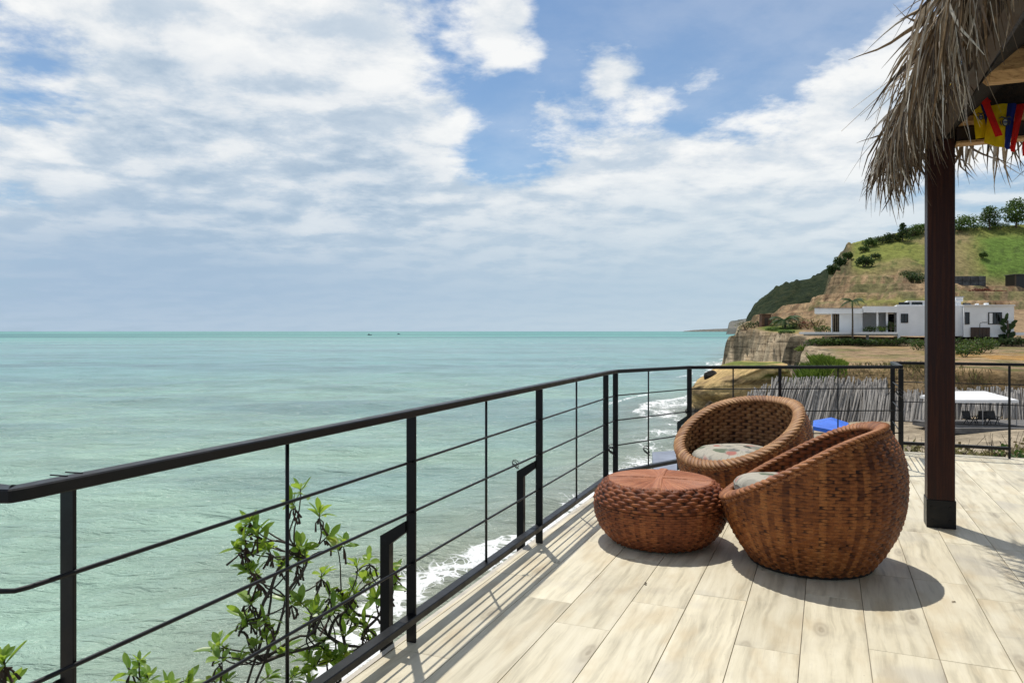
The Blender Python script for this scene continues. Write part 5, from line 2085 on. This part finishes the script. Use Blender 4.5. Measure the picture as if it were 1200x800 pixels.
def roof_body():
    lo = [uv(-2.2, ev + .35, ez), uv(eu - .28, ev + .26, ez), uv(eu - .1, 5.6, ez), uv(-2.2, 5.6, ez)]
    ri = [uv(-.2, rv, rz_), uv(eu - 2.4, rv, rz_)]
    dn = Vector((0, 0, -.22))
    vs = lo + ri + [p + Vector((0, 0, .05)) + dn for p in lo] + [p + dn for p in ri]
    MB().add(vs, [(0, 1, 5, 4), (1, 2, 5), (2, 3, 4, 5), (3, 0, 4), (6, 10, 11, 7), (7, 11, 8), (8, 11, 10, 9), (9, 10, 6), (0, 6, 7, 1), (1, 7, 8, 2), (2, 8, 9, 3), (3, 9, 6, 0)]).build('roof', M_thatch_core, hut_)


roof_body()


def strand_mesh(L, w, droop, twist, r, out=.35):
    """a dry palm blade: grows along +x (outward) then bends down; folded along its length"""
    n = 8
    vs, fs = [], []
    ang = r.uniform(-.1, .45)
    p = Vector((0, 0, 0))
    side = Vector((0, 1, 0))
    yaw = 0
    for i in range(n + 1):
        t = i / n
        a = ang - (droop + ang) * (1 - (1 - t) ** 3.0)
        d = Vector((math.cos(a) * math.cos(yaw), math.sin(yaw) * .8, math.sin(a)))
        yaw += r.gauss(0, .11)
        ww = w * (1 - t ** 2.2) * (.75 + .25 * math.sin(math.pi * min(1, t * 1.4))) + .0012
        tw = twist * t
        nrm = d.cross(side).normalized()
        s = side * math.cos(tw) + nrm * math.sin(tw)
        f = nrm * math.cos(tw) - side * math.sin(tw)
        vs += [p - s * ww, p + f * ww * .45, p + s * ww]
        p = p + d * (L / n)
    for i in range(n):
        for k in (0, 1):
            a = i * 3 + k
            fs.append((a, a + 1, a + 4, a + 3))
    return vs, fs


r_s = random.Random(77)
variants = []
for k in range(26):
    L = r_s.uniform(.42, .80)
    vs, fs = strand_mesh(L, r_s.uniform(.006, .019), r_s.uniform(1.0, 1.32), r_s.gauss(0, 1.0), r_s)
    me = bpy.data.meshes.new('palm_strand')
    me.from_pydata([tuple(v) for v in vs], [], fs)
    me.materials.append(M_thatch)
    a = me.attributes.new('tone', 'FLOAT', 'POINT')
    a.data.foreach_set('value', np.full(len(me.vertices), r_s.random() * .2, np.float32))
    variants.append((vs, fs, me))


def eave_frame(side, s):
    """position on the eave edge and the outward direction; side 'l' runs along u, 'f' along v"""
    if side == 'l':
        return uv(s, ev + .02 * (eu - s), ez), -V
    if side == 'f':
        return uv(eu, s, ez), U
    an = s
    return uv(eu - .05, ev + .05, ez), (-V * math.cos(an) + U * math.sin(an)).normalized()


placed = []
for k in range(1300):
    q = r_s.random()
    if q < .74:
        side, s = 'l', r_s.uniform(1.9, eu)
    elif q < .86:
        side, s = 'c', r_s.uniform(-.1, 1.65)
    else:
        side, s = 'f', r_s.uniform(ev, 3.4)
    p, o_ = eave_frame(side, s)
    inn = r_s.random() ** 1.2 * (.19 if side == 'l' else .2)
    lift = inn * r_s.uniform(.0, .75) - .06
    if side == 'f': lift -= .02
    p = p - o_ * inn + Vector((0, 0, lift))
    dirn = (o_ + Vector((r_s.gauss(0, .30), r_s.gauss(0, .30), 0))).normalized()
    sc_ = r_s.uniform(.72, 1.12) * (.74 if side == 'f' else 1.0)
    yaw = math.atan2(dirn.y, dirn.x)
    pitch = r_s.gauss(.42, .17) + .40 * inn / .36
    roll = r_s.gauss(0, .5)
    M = Matrix.Translation(p) @ Matrix.Rotation(yaw, 4, 'Z') @ Matrix.Rotation(pitch, 4, 'Y') @ Matrix.Rotation(roll, 4, 'X') @ Matrix.Diagonal((sc_, sc_ * r_s.uniform(.8, 1.25), sc_, 1))
    vi = r_s.randrange(len(variants))
    tip = M @ variants[vi][0][-2]
    if side != 'f' and (tov(tip) > .70 or tov(M @ variants[vi][0][12]) > .74):
        continue                      # nothing hangs inward over the beams
    placed.append((p.length, M, vi))
placed.sort(key=lambda a: a[0])
near = [a for a in placed if 3.0 < a[0]]
chosen = set(id(a) for a in r_s.sample(near, 296))
bulk, tones = MB(), []
off = hut_.location
for a in placed:
    if id(a) in chosen:
        o = link('palm_strand', variants[a[2]][2], hut_)
        o.matrix_basis = Matrix.Translation(-off) @ a[1]
    else:
        vs, fs, _ = variants[a[2]]
        bulk.add([a[1] @ v for v in vs], fs)
        tones.append(r_s.random())
o = tone_build(bulk, tones, 'thatch_fringe', M_thatch, hut_, 27)
o['kind'] = 'stuff'
# a few long loose straws blown out to the left, and wisps hanging right of the post
mb, tones = MB(), []
for (a, b, Y) in (((1064, 70), (978, 158), 4.7), ((1060, 76), (990, 132), 4.6), ((1062, 84), (1008, 145), 4.7), ((1068, 2), (1042, 24), 3.8), ((1056, 46), (1049, 60), 4.2), ((1050, 90), (1000, 140), 4.9)):
    p0, p1 = at(a[0] + 42, a[1] - 18, Y), at(b[0] + 8, b[1] - 4, Y + .1)
    mid = p0.lerp(p1, .5) + Vector((0, .05, .02))
    MB().tube([p0, mid, p1], [.0035, .0028, .0012], 4).build('loose_straw', M_thatch, hut_)
for (a, b, Y) in (((1121, 172), (1144, 212), 6.6), ((1136, 174), (1140, 205), 6.6), ((1138, 170), (1146, 208), 6.7), ((1150, 172), (1148, 192), 6.7), ((1181, 168), (1187, 216), 6.5), ((1186, 60), (1188, 48), 6.4), ((1117, 178), (1120, 210), 6.5), ((1163, 170), (1162, 186), 6.6)):
    p0, p1 = at(a[0], a[1], Y), at(b[0], b[1], Y + .05)
    mid = p0.lerp(p1, .5) + Vector((-.03, .03, -.02))
    mb2 = MB()
    w = Vector((.011, 0, .002))
    mb2.add([p0 - w, p0 + w, mid + w * .9, p1 + w * .2, mid - w * .9], [(0, 1, 2, 4), (4, 2, 3)])
    mb2.build('hanging_wisp', M_thatch, hut_)
bx = at(1113, 115.5, 5.58)
o = MB().box((bx.x, bx.y, bx.z), (.062, .06, .08), -DA).build('junction_box', M_box, None, off=Vector((0, 0, 0)), bevel=.004)
tag(o, 'small brown junction box fixed high on the hut post', 'box')
b_in = MB().box(bx - U * .032, (.036, .012, .05), -DA).build('cover', M_darkbeam, o, off=Vector((0, 0, 0)))


# ------------------------------------------------------------------ tricolour bunting with crests
def cloth_quad(pts, mat, name, parent, n=12, wave=.012, seed=0, Y=None, thick=.0025):
    """a small waving cloth strip between four corners (top-left, top-right, bottom-right, bottom-left)"""
    a, b, c, d = [Vector(p) for p in pts]
    rows = []
    nr = ((b - a).cross(d - a)).normalized()
    for i in range(n + 1):
        t = i / n
        l, r_ = a.lerp(d, t), b.lerp(c, t)
        rows.append([tuple(l.lerp(r_, j / n) + nr * wave * math.sin(5.2 * j / n + seed + 2.5 * t)) for j in range(n + 1)])
    P = np.array(rows)
    P2 = P + np.array(nr) * thick
    me = grid_mesh(name, P, mat)
    o = link(name, me, parent)
    o.location = Vector((0, 0, 0)) - wloc(parent)
    return o, rows, nr


def crest(parent, c, nr, s, seed):
    """oval shield with laurel arms and a bird over it, printed small on the cloth"""
    t = Vector((0, 0, 1))
    sd_ = t.cross(nr).normalized()
    mb = MB()
    e = nr * -.016
    n = 18
    ring = [c + e + sd_ * math.cos(2 * math.pi * i / n) * s * .62 + t * math.sin(2 * math.pi * i / n) * s * .85 for i in range(n)]
    mb.tube(ring + [ring[0]], s * .13, 5, cap=False)
    for k in (-1, 1):
        mb.tube([c + e + t * s * 1.0, c + e + sd_ * k * s * .8 + t * s * 1.35, c + e + sd_ * k * s * 1.45 + t * s * .95], [s * .2, s * .2, s * .06], 5)
        mb.tube([c + e + sd_ * k * s * .85 - t * s * .75, c + e + sd_ * k * s * 1.1, c + e + sd_ * k * s * .95 + t * s * .6], [s * .12, s * .15, s * .05], 5)
    o = mb.build('crest', M_crest, parent)
    mb = MB()
    mb.add([c + e * .9 + sd_ * math.cos(2 * math.pi * i / n) * s * .55 + t * math.sin(2 * math.pi * i / n) * s * .78 for i in range(n)], [tuple(range(n))])
    mb.build('shield', M_crest2, o)
    MB().bar(c + e * 1.3 + sd_ * -s * .45, c + e * 1.3 + sd_ * s * .45, s * .12, s * .22).build('band', M_blu, o)


def q4(Y, *p):
    return [at(a, b, Y) for a, b in p]


bun = empty('flag_bunting', at(1150, 120, 5.3))
tag(bun, 'yellow, blue and red flag bunting with crests hung on the hut beam', 'bunting')


def flag(stripes, Y, seed, crest_at=None, cs=.03):
    root = None
    for i, (m_, pts) in enumerate(stripes):
        o, rows, nr = cloth_quad(q4(Y, *pts), m_, 'flag' if root is None else 'stripe', bun if root is None else root, seed=seed)
        if root is None:
            root = o
    if crest_at:
        c = at(crest_at[0], crest_at[1], Y)
        n_ = Vector((.15, 1, 0)).normalized()
        crest(root, c, n_, cs, seed)
    return root


flag([(M_yel, ((1141, 117), (1147, 119), (1164, 160), (1144, 163))), (M_blu, ((1145, 120), (1152, 124), (1169, 159), (1159, 161)))], 5.42, .4, (1148.5, 138), .022)
flag([(M_yel, ((1160, 124), (1182, 121), (1177, 173), (1152, 168))), (M_blu, ((1182, 121), (1193, 122), (1183, 175), (1176, 173))), (M_red, ((1193, 122), (1203, 122), (1189, 178), (1182, 175)))], 5.38, 2.0, (1177, 144), .03)
flag([(M_red, ((1139, 84), (1147, 82), (1176, 158), (1166, 161)))], 5.30, 1.2)
flag([(M_red, ((1200, 166), (1212, 160), (1214, 185), (1198, 183)))], 5.3, 1.0)
for m_, pp in ((M_red, [(1121, 109), (1130, 114), (1142, 116), (1156, 113)]), (M_red, [(1141, 84), (1142, 98), (1145, 110), (1158, 122)]), (M_yel, [(1140, 88), (1139, 100), (1141, 116)]), (M_blu, [(1118, 103), (1128, 109), (1140, 114)])):
    pts = [at(a, b, 5.38 - .02 * i) for i, (a, b) in enumerate(pp)]
    mb = MB()
    for a, b in zip(pts[:-1], pts[1:]):
        mb.bar(a, b, .05, .035 if m_ is not M_yel else .02)
    mb.build('ribbon', m_, bun)


def bundle(parts, label, loc, seed):
    root = empty('cloth_bundle', loc)
    tag(root, label, 'ribbon bundle')
    r = random.Random(seed)
    for i, (c, rad, m_) in enumerate(parts):
        n, m = 14, 18
        rows = []
        for k in range(n):
            th = -math.pi / 2 + math.pi * k / (n - 1)
            rows.append([(c.x + rad[0] * math.cos(th) * math.cos(a) * (1 + .28 * math.sin(4 * a + 3 * th + i)), c.y + rad[1] * math.cos(th) * math.sin(a) * (1 + .28 * math.sin(4 * a + 3 * th)), c.z + rad[2] * math.sin(th) * (1 + .15 * math.sin(3 * a))) for a in [2 * math.pi * j / m for j in range(m)]])
        o = link('gathered_cloth', grid_mesh('gathered_cloth', np.array(rows), m_, closed_u=True), root)
        o.location = -root.location
    return root


bundle([(at(1127, 96, 5.4), (.085, .05, .055), M_yel), (at(1133, 86, 5.38), (.05, .04, .06), M_yel), (at(1123, 103, 5.4), (.05, .04, .03), M_yel)], 'crumpled yellow cloth tied at the top of the hut post', at(1127, 96, 5.4), 1)
bundle([(at(1158, 17, 4.6), (.035, .03, .035), M_yel), (at(1157, 27, 4.6), (.03, .03, .028), M_red)], 'small yellow and red cloth knot hanging among the upper thatch', at(1158, 20, 4.6), 2)


# ------------------------------------------------------------------ sea-side shrub with rosettes of glossy leaves
def leaf_mesh(L, W, curl, r):
    n = 5
    vs, fs = [], []
    for i in range(n + 1):
        t = i / n
        w = W * (math.sin(math.pi * t ** 1.25) ** .8 if 0 < t < 1 else 0.0) + (.0009 if i == 0 else 0)
        z = -curl * L * t * t
        x = L * t * (1 - .15 * curl * t)
        vs += [(x, -w, z + w * .35), (x, 0, z), (x, w, z + w * .35)]
    for i in range(n):
        a = i * 3
        fs += [(a, a + 1, a + 4, a + 3), (a + 1, a + 2, a + 5, a + 4)]
    me = bpy.data.meshes.new('leaf')
    me.from_pydata(vs, [], fs)
    me.materials.append(M_leaf)
    me.polygons.foreach_set('use_smooth', [True] * len(me.polygons))
    me.update()
    return me


r_p = random.Random(5)
LEAVES = [leaf_mesh(r_p.uniform(.075, .12), r_p.uniform(.017, .024), r_p.uniform(-.1, .35), r_p) for _ in range(10)]


def shrub(label, root_p, forks, tips, seed, leaf_scale=1.0, dry=()):
    r = random.Random(seed)
    root = empty('leafy_shrub', root_p)
    tag(root, label, 'shrub')
    off = root.location
    fk = [at(*f) for f in forks]
    par = [None] + [min(range(i), key=lambda j: (fk[j] - fk[i]).length) for i in range(1, len(fk))]

    def wavy(a, b, n=7, amp=.03):
        amp *= .55
        pts = []
        o1 = Vector((r.gauss(0, amp), r.gauss(0, amp), r.gauss(0, amp)))
        o2 = Vector((r.gauss(0, amp), r.gauss(0, amp), r.gauss(0, amp)))
        for i in range(n):
            t = i / (n - 1)
            pts.append(a.lerp(b, t) + o1 * math.sin(math.pi * t) + o2 * math.sin(2 * math.pi * t) * .6 + Vector((0, 0, -.10 * (a - b).length * math.sin(math.pi * t) * .5)))
        return pts

    mb = MB()
    p0 = Vector(root_p)
    mb.tube(wavy(p0, fk[0], 8, .05), [.016 - .004 * i / 7 for i in range(8)], 7)
    for i in range(1, len(fk)):
        mb.tube(wavy(fk[par[i]], fk[i], 7, .03), [.0095 - .004 * k / 6 for k in range(7)], 6)
    heads = []
    for tp in tips:
        p = at(*tp)
        j = min(range(len(fk)), key=lambda k: (fk[k] - p).length + (0.25 if fk[k].z > p.z else 0))
        pts = wavy(fk[j], p, 7, .02)
        mb.tube(pts, [.0048 - .0018 * k / 6 for k in range(7)], 5)
        heads.append((p, ((pts[-1] - pts[-2]).normalized() * .55 + Vector((0, 0, .75))).normalized()))
    mb.build('branch', M_bark, root, smooth=True)
    n_l = 0
    dmb = MB()
    for p, d in heads:
        n = r.randint(7, 11)
        q = Vector((0, 0, 1)).rotation_difference(d).to_matrix().to_4x4()
        for k in range(n):
            an = k * 2.4 + r.uniform(-.4, .4)
            el = r.uniform(.10, 1.15)
            s = leaf_scale * r.uniform(.45, 1.08)
            M = Matrix.Translation(p - d * r.uniform(0, .035) - off) @ q @ Matrix.Rotation(an, 4, 'Z') @ Matrix.Rotation(-el, 4, 'Y') @ Matrix.Rotation(r.gauss(0, .35), 4, 'X') @ Matrix.Diagonal((s, s, s, 1))
            o = link('leaf', r.choice(LEAVES), root, M)
            n_l += 1
        if r.random() < .55:
            for _ in range(r.randint(3, 7)):      # dry curled fruit stalks under the rosette
                a = p - d * .03
                e = a + Vector((r.gauss(0, .028), r.gauss(0, .028), -r.uniform(.02, .085)))
                dmb.tube([a, a.lerp(e, .5) + Vector((r.gauss(0, .01), 0, .01)), e], [.0022, .004, .006], 5)
    dmb.build('dried_stalk', M_dried, root)['kind'] = 'stuff'
    return n_l


tips = [(352, 572, 3.72), (374, 600, 3.78), (385, 628, 3.8), (342, 588, 3.65), (300, 622, 3.62), (285, 632, 3.6), (309, 640, 3.64), (291, 606, 3.66), (395, 640, 3.85), (352, 640, 3.7), (330, 662, 3.7), (352, 655, 3.75),
        (418, 660, 3.95), (428, 676, 4.0), (386, 694, 3.85), (399, 700, 3.88), (345, 702, 3.7), (300, 678, 3.65), (293, 702, 3.62), (367, 716, 3.8), (372, 748, 3.8), (382, 762, 3.82), (360, 770, 3.75), (330, 760, 3.7),
        (255, 752, 3.55), (252, 765, 3.56), (284, 720, 3.62), (300, 730, 3.64), (316, 790, 3.66), (440, 700, 4.05), (455, 688, 4.15), (462, 672, 4.2), (425, 730, 4.0), (440, 745, 4.08), (410, 720, 3.9), (265, 795, 3.5), (398, 780, 3.85)]
n1_ = shrub('leafy green seaside shrub growing up behind the near railing', (PA + PB) / 2 + out_n * .75 + Vector((0, 0, -2.75)),
            [(262, 830, 3.62), (300, 770, 3.65), (318, 690, 3.66), (345, 640, 3.70), (360, 745, 3.75), (395, 690, 3.85), (420, 720, 3.98), (300, 725, 3.62), (372, 640, 3.78), (445, 730, 4.05)], [t for t in tips if t[0] < 395], 3)
n1b = shrub('right hand branches of the seaside shrub close to the railing bracket', (PA + PB) / 2 + out_n * .6 + U * .45 + Vector((0, 0, -2.75)),
            [(390, 860, 3.8), (395, 770, 3.85), (405, 715, 3.9), (430, 735, 4.02), (448, 705, 4.12)], [t for t in tips if t[0] >= 395] + [(415, 690, 3.95), (405, 740, 3.88), (432, 655, 4.05), (385, 720, 3.85)], 4)
tw = []
for t in tips:
    if r_p.random() < .75:
        tw.append((t[0] + r_p.gauss(0, 17), t[1] + abs(r_p.gauss(0, 20)), t[2] + r_p.gauss(0, .06)))
tw += [(280, 770, 3.55), (298, 752, 3.58), (312, 742, 3.6), (345, 790, 3.7), (365, 795, 3.72), (388, 770, 3.8), (412, 765, 3.9), (335, 735, 3.68), (240, 775, 3.5), (232, 790, 3.5)]
n1c = shrub('slender twiggy growth filling the middle of the seaside shrub', (PA + PB) / 2 + out_n * .9 + U * .2 + Vector((0, 0, -2.75)),
            [(290, 850, 3.6), (310, 775, 3.62), (335, 700, 3.68), (360, 655, 3.74), (385, 745, 3.82), (415, 700, 3.95), (280, 740, 3.58), (430, 760, 4.0)], tw[:31], 6, .85)
tips2 = [(150, 782, 3.3), (163, 772, 3.3), (172, 790, 3.35), (200, 800, 3.4), (222, 796, 3.4), (158, 800, 3.3)]
n2_ = shrub('low sprig of the seaside shrub peeping up left of the main bush', (PA + PB) / 2 + out_n * 1.15 + Vector((-.25, -.3, -2.75)), [(190, 880, 3.35), (175, 820, 3.33)], tips2, 8)
tips3 = [(4, 772, 2.6), (-8, 780, 2.6), (12, 800, 2.64)]
n3_ = shrub('leaf sprig at the bottom left corner beyond the railing', (PA + PB) / 2 + out_n * 1.2 + Vector((-.55, -.75, -2.75)), [(-5, 860, 2.62), (2, 815, 2.62)], tips3, 13, .95)

# dry scrub outside the right-hand railing
r_b = random.Random(31)
for i, (u_, v_, w, h, m_, lab) in enumerate((
        (11.1, 1.0, 1.1, .55, M_fol_dry, 'pale dry scrub outside the rail, behind the hut post'),
        (11.3, 1.8, 1.5, .62, M_fol_dry, 'straw coloured scrub below the white tent outside the rail'),
        (11.15, 2.5, 1.4, .60, M_fol_mid, 'green and straw scrub right of centre outside the rail'),
        (11.2, 3.2, 1.4, .78, M_fol_mid, 'taller green scrub outside the rail at the right edge'),
        (11.25, 4.0, 1.5, .8, M_fol_mid, 'green scrub just past the right edge of the terrace'),
        (11.9, 1.4, 1.6, .5, M_fol_dry, 'dry brown scrub farther down the bank outside the rail'),
        (12.1, 2.6, 1.8, .55, M_fol_dry, 'russet dry scrub farther down the bank by the tent'))):
    root = bush('dry_scrub', uv(u_, v_, -.72), w, .8, h + .25, m_, lab, 400 + i, 900, group='scrub outside the right railing', size=.045, clumps=9)
    tw = MB()
    for k in range(14):
        p = uv(u_ + r_b.uniform(-.3, .3), v_ + r_b.uniform(-.5, .5), -.6)
        tip = p + Vector((r_b.gauss(0, .22), r_b.gauss(0, .15), h * r_b.uniform(.7, 1.35)))
        tw.tube([p, p.lerp(tip, .5) + Vector((r_b.gauss(0, .04), 0, .03)), tip], [.007, .005, .002], 4)
    tw.build('twig', M_dried, root)


# ------------------------------------------------------------------ dry leaf bits blown on to the deck
r_d = random.Random(9)
for i, (px, py, sz, lab) in enumerate(((652, 659, .022, 'small dark dry leaf bit on the boards left of the ottoman shadow'), 
                                 (757, 684, .022, 'curled tan dry leaf on the boards in front of the ottoman'), (1118, 706, .016, 'small dry leaf bit beside the tip of the chair shadow'),
                                 )):
    Yd = CH * F / (py - 388)
    p = Vector(((px - 600) / F * Yd, Yd, .004))
    mb = MB()
    for k in range(3):
        an = r_d.uniform(0, 6.28)
        d_ = Vector((math.cos(an), math.sin(an), r_d.uniform(.05, .4))) * sz * r_d.uniform(.7, 1.3)
        s_ = Vector((-d_.y, d_.x, r_d.uniform(-.2, .3) * sz)) * .35
        mb.add([p, p + d_ * .5 - s_, p + d_, p + d_ * .5 + s_], [(0, 1, 2, 3)])
    o = mb.build('dry_leaf', M_dried if i != 2 else M_fol_dry, None, off=p)
    o.location = p
    tag(o, lab, 'leaf', 'dry leaf bits on the deck')
